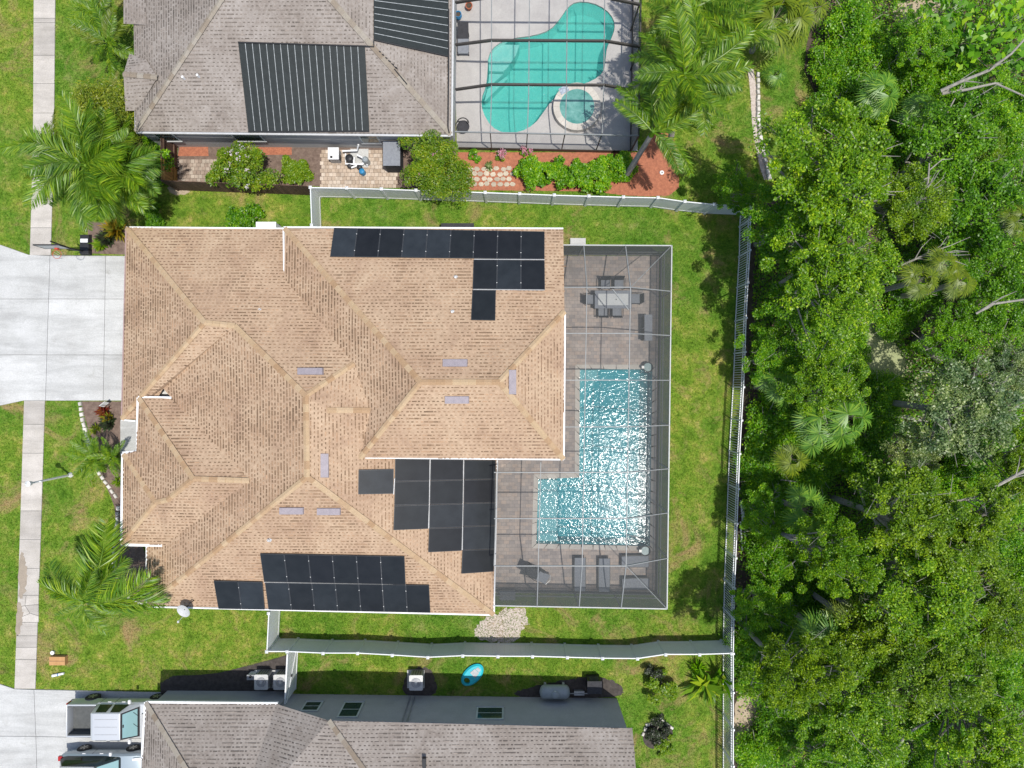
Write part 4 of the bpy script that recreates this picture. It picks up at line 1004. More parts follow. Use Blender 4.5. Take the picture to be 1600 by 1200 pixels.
MB().lathe((p.x, p.y, .04), [(.12, 0), (.18, .28), (.20, .28), (.20, .34), (.16, .34), (.15, .26)], 16).build('pot', 'terracotta', t); MB().lathe((p.x, p.y, .04), [(.02, .25), (.155, .27)], 12).build('soil', 'soil', t)
p = U(716, 24, 0.3); t = thing('flower_pot', 'dark blue pot against the grey house by the pool', 'pot', (p.x, p.y, .04))
MB().lathe((p.x, p.y, .04), [(.12, 0), (.20, .2), (.17, .36), (.19, .40), (.15, .40), (.14, .3)], 16).build('pot', 'blue_plastic', t); MB().lathe((p.x, p.y, .04), [(.02, .31), (.145, .32)], 12).build('soil', 'soil', t)
p = U(724, 198, 0.4); t = thing('deck_chair', 'round dark deck chair in the corner of the pool deck', 'chair', (p.x, p.y, .04)); WOFF[t.name] = Vector((0, 0, 0))
MB().lathe((0, 0, 0), [(.30, .36), (.34, .40), (.30, .43)], 14).build('seat', 'sling_dark', t)
MB().tube([(.33 * math.cos(a), .33 * math.sin(a), .75) for a in np.linspace(0.2, 2.94, 9)], .03, 6).build('backrest', 'dark_metal', t)
for a in (0.6, 2.5, 3.8, 5.6): MB().tube([(.28 * math.cos(a), .28 * math.sin(a), 0), (.28 * math.cos(a), .28 * math.sin(a), .38 if a > 3 else .75)], .018, 6).build('leg', 'dark_metal', t)
# flagstone walk
fl = thing('flagstone_walk', 'pale irregular flagstones beside the pink bushes', 'path', U(765, 276))
for j in range(4):
    for i in range(8):
        x, y = 726 + i * 10 + (j % 2) * 5 + random.uniform(-1, 1), 264 + j * 8 + random.uniform(-1, 1)
        L = [(x + 4.9 * math.cos(a) * random.uniform(.85, 1.1), y + 3.9 * math.sin(a) * random.uniform(.85, 1.1)) for a in np.linspace(0, 2 * math.pi, 7)[:-1]]
        MB().prism(px(L), 0.0, 0.035 + random.uniform(0, .008)).build('flagstone', 'flagstone', fl)
# small concrete pavers of the side yard: too small to pick apart one by one
def paver_field(label, loop_px, s, tone):
    L = px(loop_px); xs = [p.x for p in L]; ysv = [p.y for p in L]; m = MB()
    nx, ny = int((max(xs) - min(xs)) / s), int((max(ysv) - min(ysv)) / s)
    for i in range(nx):
        for j in range(ny):
            x, y = min(xs) + (i + .5) * s + (j % 2) * s * .4, min(ysv) + (j + .5) * s
            if inpoly(np.array([x]), np.array([y]), L)[0]: m.box((x, y, 0.02 + random.uniform(0, .006)), (s * .93, s * .93, 0.03))
    mt, nt, out = new_mat('paver_' + tone[0]); g = N(nt, 'ShaderNodeNewGeometry')
    cc = ramp(nt, [(0, tone[1]), (.5, tone[2]), (1, tone[3])], g.outputs['Random Per Island'])
    nn = noise(nt, g.outputs['Position'], 3, 4); cc = mixc(nt, cc, ramp(nt, [(.3, (.8,) * 3), (.7, (1.15,) * 3)], nn), 1, 'MULTIPLY')
    bsdf(nt, out, cc, .9, spec=.15); MATS['paver_' + tone[0]] = mt
    m.build('pavers', 'paver_' + tone[0], label=label, cat='pavers', kind='stuff')
paver_field('worn tan pavers round the pool equipment', [(500, 232), (624, 232), (622, 294), (500, 292)], 0.21, ('tan', (.36, .28, .21), (.44, .35, .27), (.52, .44, .36)))
paver_field('brown pavers inside the wooden gate', [(280, 245), (345, 245), (345, 285), (278, 282)], 0.21, ('brown', (.26, .20, .16), (.33, .26, .21), (.40, .34, .28)))

# ------------------------------------------------------------------ pool equipment by the grey house
EQ = thing('pool_equipment', 'pool pump and filter with white pipes by the grey wall', 'pool equipment', U(555, 250))
MB().prism(rect_px(548, 233, 576, 262), 0.0, 0.06).build('pad', 'concrete', EQ)
for x, y, r, h, mt in ((545, 246, .22, .6, 'dark_metal'), (570, 248, .17, .75, 'tank_paint'), (546, 258, .15, .35, 'dark_metal'), (561, 260, .14, .35, 'dark_metal'), (565, 267, .16, .45, 'blue_plastic')):
    q = U(x, y, h); q.z = 0.05
    MB().lathe(q, [(r, 0), (r, h * .8), (r * .8, h * .92), (r * .3, h)], 14).build('filter_tank' if h > .5 else 'pump', mt, EQ)
for pts in ([(535, 236, .5), (558, 235, .5), (560, 226, .9)], [(540, 240, .35), (540, 256, .35), (568, 257, .35)], [(549, 262, .3), (575, 252, .3)], [(558, 242, .6), (566, 246, .6), (574, 258, .25)], [(553, 246, .4), (553, 258, .4)]):
    MB().tube([U3(q) for q in pts], 0.05, 8).build('pipe', 'white_metal', EQ)
def boxthing(name, label, cat, cx, cy, size, z, mat, lid=None, parts=(), rz=0.0):
    q = U(cx, cy, z + size[2]); t = thing(name, label, cat, (q.x, q.y, z)); t.rotation_euler = (0, 0, rz); WOFF[t.name] = Vector((0, 0, 0))
    MB().box((0, 0, size[2] / 2), size).build('body', mat, t)
    if lid: MB().box((0, 0, size[2] + .02), (size[0] + .06, size[1] + .06, .04)).build('lid', lid, t)
    return t
t = boxthing('pool_heater', 'white box shaped pool heater beside the pump', 'heater', 521, 240, (.52, .58, .75), 0, 'grey_metal', 'white_metal')
MB().box((.28, -.1, .35), (.02, .3, .3)).build('vent_grille', 'dark_metal', t); MB().box((-.1, -.2, .80), (.12, .12, .05)).build('control_box', 'dark_metal', t)
t = boxthing('storage_shed', 'grey upright storage shed beside the crape myrtle', 'shed', 612, 240, (.85, 1.25, 1.25), 0, 'sling_dark', 'sling')
MB().box((-.435, -.3, .6), (.02, .55, 1.1)).build('door', 'grey_metal', t); MB().box((-.435, .3, .6), (.02, .55, 1.1)).build('door', 'grey_metal', t)
t = boxthing('utility_box', 'white utility box on the north garage wall', 'utility box', 416, 353, (1.0, .35, 1.6), 0, 'white_metal', 'white_metal')
t = boxthing('concrete_pad', 'small pale concrete step outside the screen door', 'step', 903, 378, (.85, .42, .12), 0, 'concrete'); MB().box((0, .03, .14), (.8, .3, .03)).build('tread', 'concrete', t)
t = boxthing('air_conditioner', 'dark condenser peeking out under the north eave', 'air conditioner', 715, 360, (1.7, .7, .9), 0, 'sling_dark', 'sling_dark')
for k in range(6): MB().box((-.7 + k * .28, 0, .945), (.03, .6, .02)).build('slat', 'dark_metal', t)
def condenser(x, y, label, padpx):
    q = U(x, y, .85); t = thing('air_conditioner', label, 'air conditioner', (q.x, q.y, 0.0), 'condensers by the grey wall'); WOFF[t.name] = Vector((0, 0, 0))
    MB().prism([(-.34, -.34), (-.28, -.38), (.28, -.38), (.34, -.34), (.34, .34), (.28, .38), (-.28, .38), (-.34, .34)], .10, .80).build('body', 'grey_metal', t)
    MB().prism([(-.37, -.37), (-.31, -.41), (.31, -.41), (.37, -.37), (.37, .37), (.31, .41), (-.31, .41), (-.37, .37)], .80, .86).build('lid', 'light_metal', t)
    MB().lathe((0, 0, .86), [(.27, 0), (.26, .012), (.08, .02)], 20).build('fan_grille', 'grey_metal', t)
    for r in (.13, .19, .25): MB().tube([(r * math.cos(a), r * math.sin(a), .885) for a in np.linspace(0, 2 * math.pi, 17)], .006, 5, False).build('grille_ring', 'light_metal', t)
    MB().lathe((0, 0, .88), [(.09, 0), (.08, .03)], 12).build('fan_hub', 'light_metal', t)
    for k in range(4): MB().box((-.2 + k * .13, .385, .45), (.03, .01, .6)).build('louvre', 'dark_metal', t)
    p0 = U(*padpx); MB().box((p0.x - q.x, p0.y - q.y, .05), (.95, .98, .10)).build('pad', 'concrete', t)
condenser(408, 1066, 'square condenser left of the white gate, further from it', (412, 1060))
condenser(438, 1066, 'square condenser right beside the white gate', (437, 1060))
condenser(650, 1067, 'lone square condenser on its own pad by the turquoise float', (650, 1060))
t = boxthing('electric_meter', 'small white meter box left of the condensers', 'meter', 392, 1058, (.36, .22, .5), 0, 'white_metal', 'grey_metal'); MB().lathe((0, .05, .54), [(.07, 0), (.07, .06)], 12).build('dial', 'dark_metal', t)
# propane tank
q = U(867, 1083, .7); t = thing('propane_tank', 'grey horizontal propane tank against the grey wall', 'tank', (q.x, q.y, 0)); WOFF[t.name] = Vector((0, 0, 0))
m = MB(); prof = [(-.82, .05), (-.78, .22), (-.70, .32), (-.60, .37), (.60, .37), (.70, .32), (.78, .22), (.82, .05)]
m.tube([(x, 0, .55) for x, r in prof], [r for x, r in prof], 20); m.build('tank', 'tank_paint', t, smooth=True)
MB().lathe((0, 0, .85), [(.20, 0), (.20, .12), (.14, .17), (.04, .19)], 16).build('dome', 'tank_paint', t, smooth=False)
for x in (-.5, .5): MB().box((x, 0, .10), (.12, .6, .20)).build('foot', 'concrete', t)
MB().box((.0, .2, .93), (.10, .02, .05)).build('label_plate', 'white_metal', t)
t = boxthing('utility_box', 'dark utility cabinet at the end of the mulch strip', 'utility box', 929, 1074, (.72, .62, .9), 0, 'dark_metal', 'sling_dark'); MB().box((0, .32, .5), (.5, .02, .5)).build('door', 'sling_dark', t)
t = boxthing('gas_regulator', 'low pipe manifold between tank and dark cabinet', 'regulator', 905, 1083, (.5, .16, .25), 0, 'grey_metal', 'light_metal'); MB().tube([(-.6, 0, .3), (.6, 0, .3)], .03, 6).build('pipe', 'grey_metal', t)
# turquoise float
q = U(738, 1055, .15); t = thing('paddle_float', 'turquoise oval float with grey seat lying on the grass', 'float', (q.x, q.y, .02)); t.rotation_euler = (0, 0, 0.78); WOFF[t.name] = Vector((0, 0, 0))
ov = lambda a, b, n=28: [Vector((a * math.cos(k * 2 * math.pi / n), b * math.sin(k * 2 * math.pi / n), 0)) for k in range(n)]
m = MB(); O0, O1, O2 = ov(.68, .40), ov(.74, .45), ov(.64, .36)
hole = [p * .9 + Vector((-.42, 0, 0)) for p in ov(.18, .20, 16)]
for A, za, B, zb in ((O0, 0, O1, .09), (O1, .09, O2, .17)):
    n = len(A)
    for k in range(n): m.add([A[k] + Vector((0, 0, za)), A[(k + 1) % n] + Vector((0, 0, za)), B[(k + 1) % n] + Vector((0, 0, zb)), B[k] + Vector((0, 0, zb))], [[0, 1, 2, 3]])
m.sheet([O2, hole], .17); n = len(hole)
for k in range(n): m.add([hole[k], hole[(k + 1) % n], hole[(k + 1) % n] + Vector((0, 0, .17)), hole[k] + Vector((0, 0, .17))], [[3, 2, 1, 0]])
m.build('hull', 'turquoise', t)
MB().prism([(.02, -.2), (.36, -.17), (.36, .17), (.02, .2)], .172, .195).build('seat', 'grey_metal', t); MB().prism([(.38, -.14), (.55, -.10), (.55, .10), (.38, .14)], .172, .19).build('headrest', 'grey_metal', t)

# ------------------------------------------------------------------ fences
def post_mesh():
    m = MB(); m.box((0, 0, .93), (.125, .125, 1.86)); m.box((0, 0, 1.87), (.16, .16, .03))
    m.add([(-.08, -.08, 1.885), (.08, -.08, 1.885), (.08, .08, 1.885), (-.08, .08, 1.885), (0, 0, 1.95)], [[0, 1, 4], [1, 2, 4], [2, 3, 4], [3, 0, 4]])
    return m.mesh('post', 'vinyl')
POST = post_mesh()
def vinyl_fence(label, pts, posts=True, end_posts=(True, True)):
    P = [U(x, y, 1.83) for x, y in pts]; base = Vector((P[0].x, P[0].y, 0))
    f = thing('vinyl_fence', label, 'fence', base)
    for i, p in enumerate(P):
        if (i == 0 and not end_posts[0]) or (i == len(P) - 1 and not end_posts[1]): continue
        o = bpy.data.objects.new('post', POST); link(o, f); o.location = (p.x - base.x, p.y - base.y, 0)
    for a, b in zip(P, P[1:]):
        d = (b - a); d.z = 0; L = d.length; d.normalize(); a2, b2 = a + d * .062, b - d * .062
        for z, h in ((1.76, .14), (.16, .16)): MB().beam((a2.x, a2.y, z), (b2.x, b2.y, z), .05, h).build('rail', 'vinyl', f)
        n = max(2, int(round(L / .28)))
        for k in range(n):
            s, e = a2.lerp(b2, k / n + .0012), a2.lerp(b2, (k + 1) / n - .0012)
            MB().beam((s.x, s.y, .965), (e.x, e.y, .965), .024, 1.45).build('board', 'vinyl', f)
tf = [(485, 293), (542, 294), (596, 295.5), (650, 297.5), (704, 299), (758, 301), (812, 303), (866, 305), (920, 306.5), (974, 308), (1028, 309), (1070, 315), (1116, 319.5), (1173, 322)]
vinyl_fence('white vinyl privacy fence running between the two back yards', tf)
vinyl_fence('short white vinyl fence run from corner to the garage', [(485, 293), (487, 352)], end_posts=(False, True))
bf = [(417, 1018), (449, 1018), (505, 1020.5), (559, 1020.5), (613, 1023.5), (668.5, 1027), (723, 1024.5), (778, 1025.5), (832, 1025.5), (886.5, 1027), (941.5, 1028.5), (996, 1029), (1040, 1022.5), (1093, 1022.5), (1143, 1021)]
vinyl_fence('white vinyl privacy fence south of the tan house', bf)
vinyl_fence('short white vinyl fence run joining the south eave', [(417, 1018), (420, 958)], end_posts=(False, True))
g = thing('gate', 'white vinyl gate beside the paired condensers', 'gate', U(449, 1050))
A, B = U(449, 1022, 1.83), U(445, 1100, 1.83); d = (B - A).normalized()
for k in range(10):
    s, e = A.lerp(B, k / 10 + .004), A.lerp(B, (k + 1) / 10 - .004); MB().beam((s.x, s.y, .95), (e.x, e.y, .95), .024, 1.6).build('board', 'vinyl', g)
for z in (1.79, .12): MB().beam((A.x, A.y, z), (B.x, B.y, z), .07, .10).build('rail', 'vinyl', g)
MB().beam((A.x + .05, A.y, .25), (B.x + .05, B.y, 1.7), .03, .10).build('brace', 'vinyl', g)
q = A.lerp(B, .55); MB().box((q.x + .06, q.y, 1.1), (.06, .12, .10)).build('latch', 'dark_metal', g)
# white picket fence along the wood
pk = [(1174, 324), (1173, 342), (1172, 391), (1169, 442), (1166, 497), (1164.5, 550), (1162, 605), (1159, 657), (1156, 709), (1154, 764), (1152, 818), (1150, 872), (1148, 919), (1147, 967), (1146, 1021), (1146, 1082), (1146, 1140), (1146, 1197), (1146, 1250)]
P = [U(x, y, 1.8) for x, y in pk]; base = Vector((P[0].x, P[0].y, 0))
pf = thing('picket_fence', 'white aluminium picket fence along the edge of the wood', 'fence', base)
pm = MB(); pm.box((0, 0, .90), (.022, .030, 1.62)); PICK = pm.mesh('picket', 'vinyl')
pp = MB(); pp.box((0, 0, .92), (.075, .075, 1.84)); pp.box((0, 0, 1.855), (.10, .10, .03)); PPOST = pp.mesh('post', 'vinyl')
for i, p in enumerate(P):
    o = bpy.data.objects.new('post', PPOST); link(o, pf); o.location = (p.x - base.x, p.y - base.y, 0)
for a, b in zip(P, P[1:]):
    L = (b - a).length
    for z in (1.76, 1.45, .12): MB().beam((a.x, a.y, z), (b.x, b.y, z), .045, .045).build('rail', 'vinyl', pf)
    n = int(L / .128)
    for k in range(1, n):
        q = a.lerp(b, k / n); o = bpy.data.objects.new('picket', PICK); link(o, pf); o.location = (q.x - base.x, q.y - base.y, 0)
# loose white poles behind the fence
for (a, b), lb in ((((1161, 786), (1165, 852)), 'long white pole leaning outside the picket fence'), (((1157, 815), (1160, 860)), 'short white pole lying nearest the picket fence'), (((1158, 782), (1161, 826)), 'white pole with its end highest up the photo behind the fence')):
    MB().tube([U(*a, .25), U(*b, .06)], .045, 8).build('pole', 'vinyl', label=lb, cat='pole')
# wooden fence and gate
wf = thing('wooden_fence', 'dark brown board fence below the crape myrtle', 'fence', U(370, 300))
n = 34
for k in range(n):
    t0, t1 = k / n + .002, (k + 1) / n - .002
    f = lambda t: U(253 + (479 - 253) * t, 282 + 8.5 * t, 1.75)
    a, b = f(t0), f(t1); MB().beam((a.x, a.y, .88), (b.x, b.y, .88), .03, 1.74 + random.uniform(-.03, .03)).build('board', 'wood_dark', wf)
a, b = U(253, 282, 1.75), U(479, 290.5, 1.75)
for z in (.4, 1.4): MB().beam((a.x, a.y + .04, z), (b.x, b.y + .04, z), .05, .09).build('rail', 'wood_dark', wf)
wg = thing('wooden_gate', 'wooden gate with golden lower half by the grey house', 'gate', U(263, 250))
for k in range(14):
    f = lambda t: U(251 + 1 * t, 211 + 71 * t, 1.75)
    a, b = f(k / 14 + .004), f((k + 1) / 14 - .004)
    MB().beam((a.x, a.y, .9), (b.x, b.y, .9), .03, 1.7).build('board', 'wood_dark' if k < 7 else 'wood_gold', wg)
for z, (s, e) in ((1.55, (.52, .99)), (.45, (.52, .99)), (1.55, (.02, .48)), (.45, (.02, .48))):
    a, b = f(s), f(e); MB().beam((a.x + .05, a.y, z), (b.x + .05, b.y, z), .05, .11).build('rail', 'wood_gold' if s > .4 else 'wood_dark', wg)
for s in (0, .5, 1):
    a = f(s); MB().beam((a.x + .04, a.y, 0), (a.x + .04, a.y, 1.8), .1, .1).build('post', 'wood_dark', wg)

# ------------------------------------------------------------------ edging stones
def stones(label, line, step, size, mat='stone', name='edging_stones'):
    P = [U(*p) for p in line]; root = thing(name, label, 'edging', P[0]); L = [0]
    for a, b in zip(P, P[1:]): L.append(L[-1] + (b - a).length)
    n = int(L[-1] / step)
    for k in range(n):
        s = (k + .5) / n * L[-1]; i = max(j for j in range(len(L) - 1) if L[j] <= s)
        a, b = P[i], P[i + 1]; p = a.lerp(b, (s - L[i]) / (L[i + 1] - L[i])); ang = math.atan2(b.y - a.y, b.x - a.x) + random.uniform(-.15, .15)
        l, w_, h = size[0] * random.uniform(.85, 1.08), size[1] * random.uniform(.85, 1.1), size[2] * random.uniform(.85, 1.15)
        m = MB(); q = []
        for sx, sy in ((-.5, -.5), (.5, -.5), (.5, .5), (-.5, .5)): q.append((sx * l * random.uniform(.9, 1.02), sy * w_ * random.uniform(.9, 1.05)))
        rot = lambda x, y, z: Vector((p.x + x * math.cos(ang) - y * math.sin(ang), p.y + x * math.sin(ang) + y * math.cos(ang), z))
        m.hexa([rot(x, y, 0) for x, y in q], [rot(x, y, h * .7) for x, y in q]); tp = [(x * .8, y * .76) for x, y in q]
        m.hexa([rot(x, y, h * .7) for x, y in q], [rot(x, y, h) for x, y in tp])
        m.build('stone', mat, root)
stones('pale edging stones curving beside the entry mulch bed', [(126, 627), (129, 650), (134, 672), (141, 695), (148, 706)], .28, (.26, .20, .14))
stones('pale edging stones in front of the small gable', [(154, 735), (165, 752), (178, 770), (184, 778)], .28, (.27, .18, .14))
stones('pale edging stones curving below the front gutter', [(186, 790), (184, 815), (180, 842), (178, 870), (180, 892), (186, 905)], .28, (.26, .19, .14))
stones('pale edging stones under the leaning palm fronds', [(200, 930), (212, 937), (224, 944)], .28, (.26, .17, .14))
stones('row of pale edging blocks along the gravel path', [(1184, 113), (1184, 150), (1184, 190), (1189, 225), (1196, 255), (1202, 282)], .31, (.29, .20, .16))
stones('dark rim stones round the mulch bed beside the grey house', [(1003, 1150), (1010, 1132), (1034, 1124), (1052, 1138)], .28, (.24, .15, .14))

# ------------------------------------------------------------------ small things in the front yard
# basketball hoop
q = U(131, 383, .3)
hp = thing('basketball_hoop', 'portable basketball hoop with black base at the driveway edge', 'basketball hoop', (q.x, q.y, 0))
b0 = U(131, 381, .25)
m = MB(); m.hexa([(b0.x - .30, b0.y - .58, 0), (b0.x + .30, b0.y - .58, 0), (b0.x + .30, b0.y + .56, 0), (b0.x - .30, b0.y + .56, 0)], [(b0.x - .24, b0.y - .52, .24), (b0.x + .24, b0.y - .52, .24), (b0.x + .24, b0.y + .50, .20), (b0.x - .24, b0.y + .50, .20)]); m.build('base', 'dark_metal', hp)
MB().box((b0.x, b0.y + .18, .235), (.40, .20, .012)).build('decal', 'white_metal', hp)
top = U(79, 377, 3.2); foot = U(128, 392, .25); elb = U(98, 384, 2.2)
MB().tube([foot, U(112, 389, 1.4), elb], .05, 8).build('pole', 'dark_metal', hp)
MB().tube([elb, top], .04, 8).build('arm', 'dark_metal', hp); MB().tube([elb + Vector((0, 0, -.35)), top + Vector((.02, -.06, -.4))], .04, 8).build('arm', 'dark_metal', hp)
bc = U(80, 385, 3.2)
MB().box((bc.x, bc.y, 3.15), (1.25, .04, .85)).build('backboard', 'table_glass', hp)
for zz in (2.72, 3.58): MB().box((bc.x, bc.y - .0, zz), (1.29, .06, .04)).build('board_frame', 'dark_metal', hp)
for sx in (-.63, .63): MB().box((bc.x + sx, bc.y, 3.15), (.04, .06, .88)).build('board_frame', 'dark_metal', hp)
MB().box((bc.x + .05, bc.y - .05, 2.85), (.16, .08, .16)).build('rim_bracket', 'red_paint', hp)
MB().tube([(bc.x + .05 + .22 * math.cos(a), bc.y - .33 + .22 * math.sin(a), 2.85) for a in np.linspace(0, 2 * math.pi, 19)], .012, 6, False).build('rim', 'red_paint', hp)
m = MB()
for k in range(10):
    a = 2 * math.pi * k / 10; m.tube([(bc.x + .05 + .22 * math.cos(a), bc.y - .33 + .22 * math.sin(a), 2.84), (bc.x + .05 + .14 * math.cos(a + .5), bc.y - .33 + .14 * math.sin(a + .5), 2.45)], .006, 4)
m.build('net', 'white_metal', hp)
# lamp post
q = U(111, 742); lp = thing('lamp_post', 'white lamp post standing in the front lawn', 'lamp post', q)
MB().tube([q, q + Vector((0, 0, 1.6)), q + Vector((0, 0, 3.0))], [.07, .055, .045], 10).build('pole', 'white_metal', lp)
MB().lathe(q, [(.14, 0), (.14, .06), (.08, .22)], 12).build('base', 'white_metal', lp)
MB().lathe(q + Vector((0, 0, 3.0)), [(.05, 0), (.10, .06), (.13, .30), (.15, .32), (.05, .42), (.02, .48)], 10).build('lantern', 'white_metal', lp)
MB().box(q + Vector((0, 0, 2.55)), (.34, .04, .04)).build('crossbar', 'white_metal', lp)
# satellite dish
q = on_plane(fS, 303, 938)
sd = thing('satellite_dish', 'grey satellite dish on the southwest eave of the tan roof', 'satellite dish', q)
m = MB(); dn = Vector((-.15, -.45, .85)).normalized(); a = dn.cross(Vector((0, 0, 1))).normalized(); b = a.cross(dn)
dc = q + Vector((-.30, -.38, .45)); ringv = []
for r, h in ((0.0, -.07), (.2, -.055), (.34, -.01), (.42, .03)):
    for k in range(20):
        t = 2 * math.pi * k / 20; m.v.append(dc + a * (r * .82 * math.cos(t)) + b * (r * math.sin(t)) + dn * h)
for i in range(3):
    for k in range(20): m.f.append([i * 20 + k, i * 20 + (k + 1) % 20, (i + 1) * 20 + (k + 1) % 20, (i + 1) * 20 + k])
m.build('reflector', 'light_metal', sd, smooth=True)
MB().tube([q, q + Vector((0, 0, .4)), dc - dn * .07], .03, 8).build('mast', 'dark_metal', sd)
MB().tube([dc - b * .40, dc - b * .32 + dn * .42], .015, 6).build('feed_arm', 'light_metal', sd); MB().box(dc - b * .32 + dn * .44, (.08, .1, .08)).build('feed_horn', 'light_metal', sd)
# box and oddments
t = boxthing('cardboard_box', 'orange brown box lying on the front lawn', 'box', 89, 1033, (.86, .46, .28), 0, 'cardboard'); MB().box((0, 0, .283), (.84, .02, .006)).build('seam', 'wood_dark', t)
t = boxthing('sprinkler_valve', 'small white round valve cover above the brown box', 'valve cover', 82, 1020, (.16, .16, .10), 0, 'white_metal'); MB().lathe((0, 0, .1), [(.11, 0), (.11, .03), (.04, .05)], 12).build('cap', 'white_metal', t)
q = U(91, 1054, .08); t = thing('newspaper', 'rolled white paper lying on the lawn below the box', 'newspaper', (q.x, q.y, 0)); WOFF[t.name] = Vector((0, 0, 0)); t.rotation_euler = (0, 0, .2)
MB().tube([(-.32, 0, .09), (.32, 0, .07)], [.08, .06], 9).build('roll', 'white_metal', t); MB().tube([(-.02, 0, .081), (.02, 0, .081)], .083, 9).build('band', 'blue_plastic', t)
q = U(168, 633, .25); t = thing('garden_ornament', 'small white garden flag in the entry mulch bed', 'garden flag', (q.x, q.y, 0)); WOFF[t.name] = Vector((0, 0, 0))
MB().tube([(0, 0, 0), (0, 0, .8)], .012, 6).build('stake', 'dark_metal', t); MB().hexa([(-.15, -.10, .35), (.15, .14, .35), (.16, .13, .35), (-.14, -.11, .35)], [(-.15, -.02, .78), (.15, .22, .78), (.16, .21, .78), (-.14, -.03, .78)]).build('cloth', 'white_metal', t)
q = U(1034, 270); t = thing('sprinkler_valve', 'round white cap set in the red mulch', 'valve cover', q); MB().lathe(q, [(.12, 0), (.12, .05), (.08, .07)], 14).build('rim', 'white_metal', t); MB().lathe(q + Vector((0, 0, .07)), [(.04, 0), (.035, .02)], 10).build('cap', 'dark_metal', t)

# ------------------------------------------------------------------ vehicles
def wheel(parent, x, y, r=.36, side=1):
    m = MB(); m.tube([(x, y - .11, r), (x, y - .09, r), (x, y + .09, r), (x, y + .11, r)], [r * .9, r, r, r * .9], 20); wv = m.build('wheel', 'rubber', parent)
    m = MB(); m.tube([(x, y + side * .105, r), (x, y + side * .118, r)], [r * .66, r * .62], 18); rm = m.build('rim', 'dark_metal', wv)
    for k in range(6):
        a = math.pi * k / 3; MB().beam((x, y + side * .122, r), (x + math.cos(a) * r * .62, y + side * .122, r + math.sin(a) * r * .62), .05, .012, (0, 1, 0)).build('spoke', 'alloy', wv)
def loft(sections):
    """sections: list of (x, [(y,z)...]) rings, same count -> closed skin"""
    m = MB(); n = len(sections[0][1])
    for x, ring_ in sections:
        for y, z in ring_: m.v.append(Vector((x, y, z)))
    for i in range(len(sections) - 1):
        for k in range(n): m.f.append([i * n + k, (i + 1) * n + k, (i + 1) * n + (k + 1) % n, i * n + (k + 1) % n])
    m.f.append(list(range(n))); m.f.append([(len(sections) - 1) * n + k for k in range(n)][::-1]); return m
def body_ring(hw, z0, z1, tuck=.06, top=.08):
    r = [(-hw + tuck, z0), (-hw, z0 + .22), (-hw, z1 - top * 1.6), (-hw + top, z1)]
    return r + [(-y, z) for y, z in r[::-1]]
def soften(t, names=('body', 'cab', 'cabin', 'mirror', 'roof', 'bed_side', 'tailgate', 'bumper'), w_=.045):
    for c in t.children:
        if c.name.split('.')[0] in names:
            b = c.modifiers.new('bevel', 'BEVEL'); b.width = w_; b.segments = 3; b.limit_method = 'ANGLE'; b.angle_limit = .35; c.data.shade_smooth()
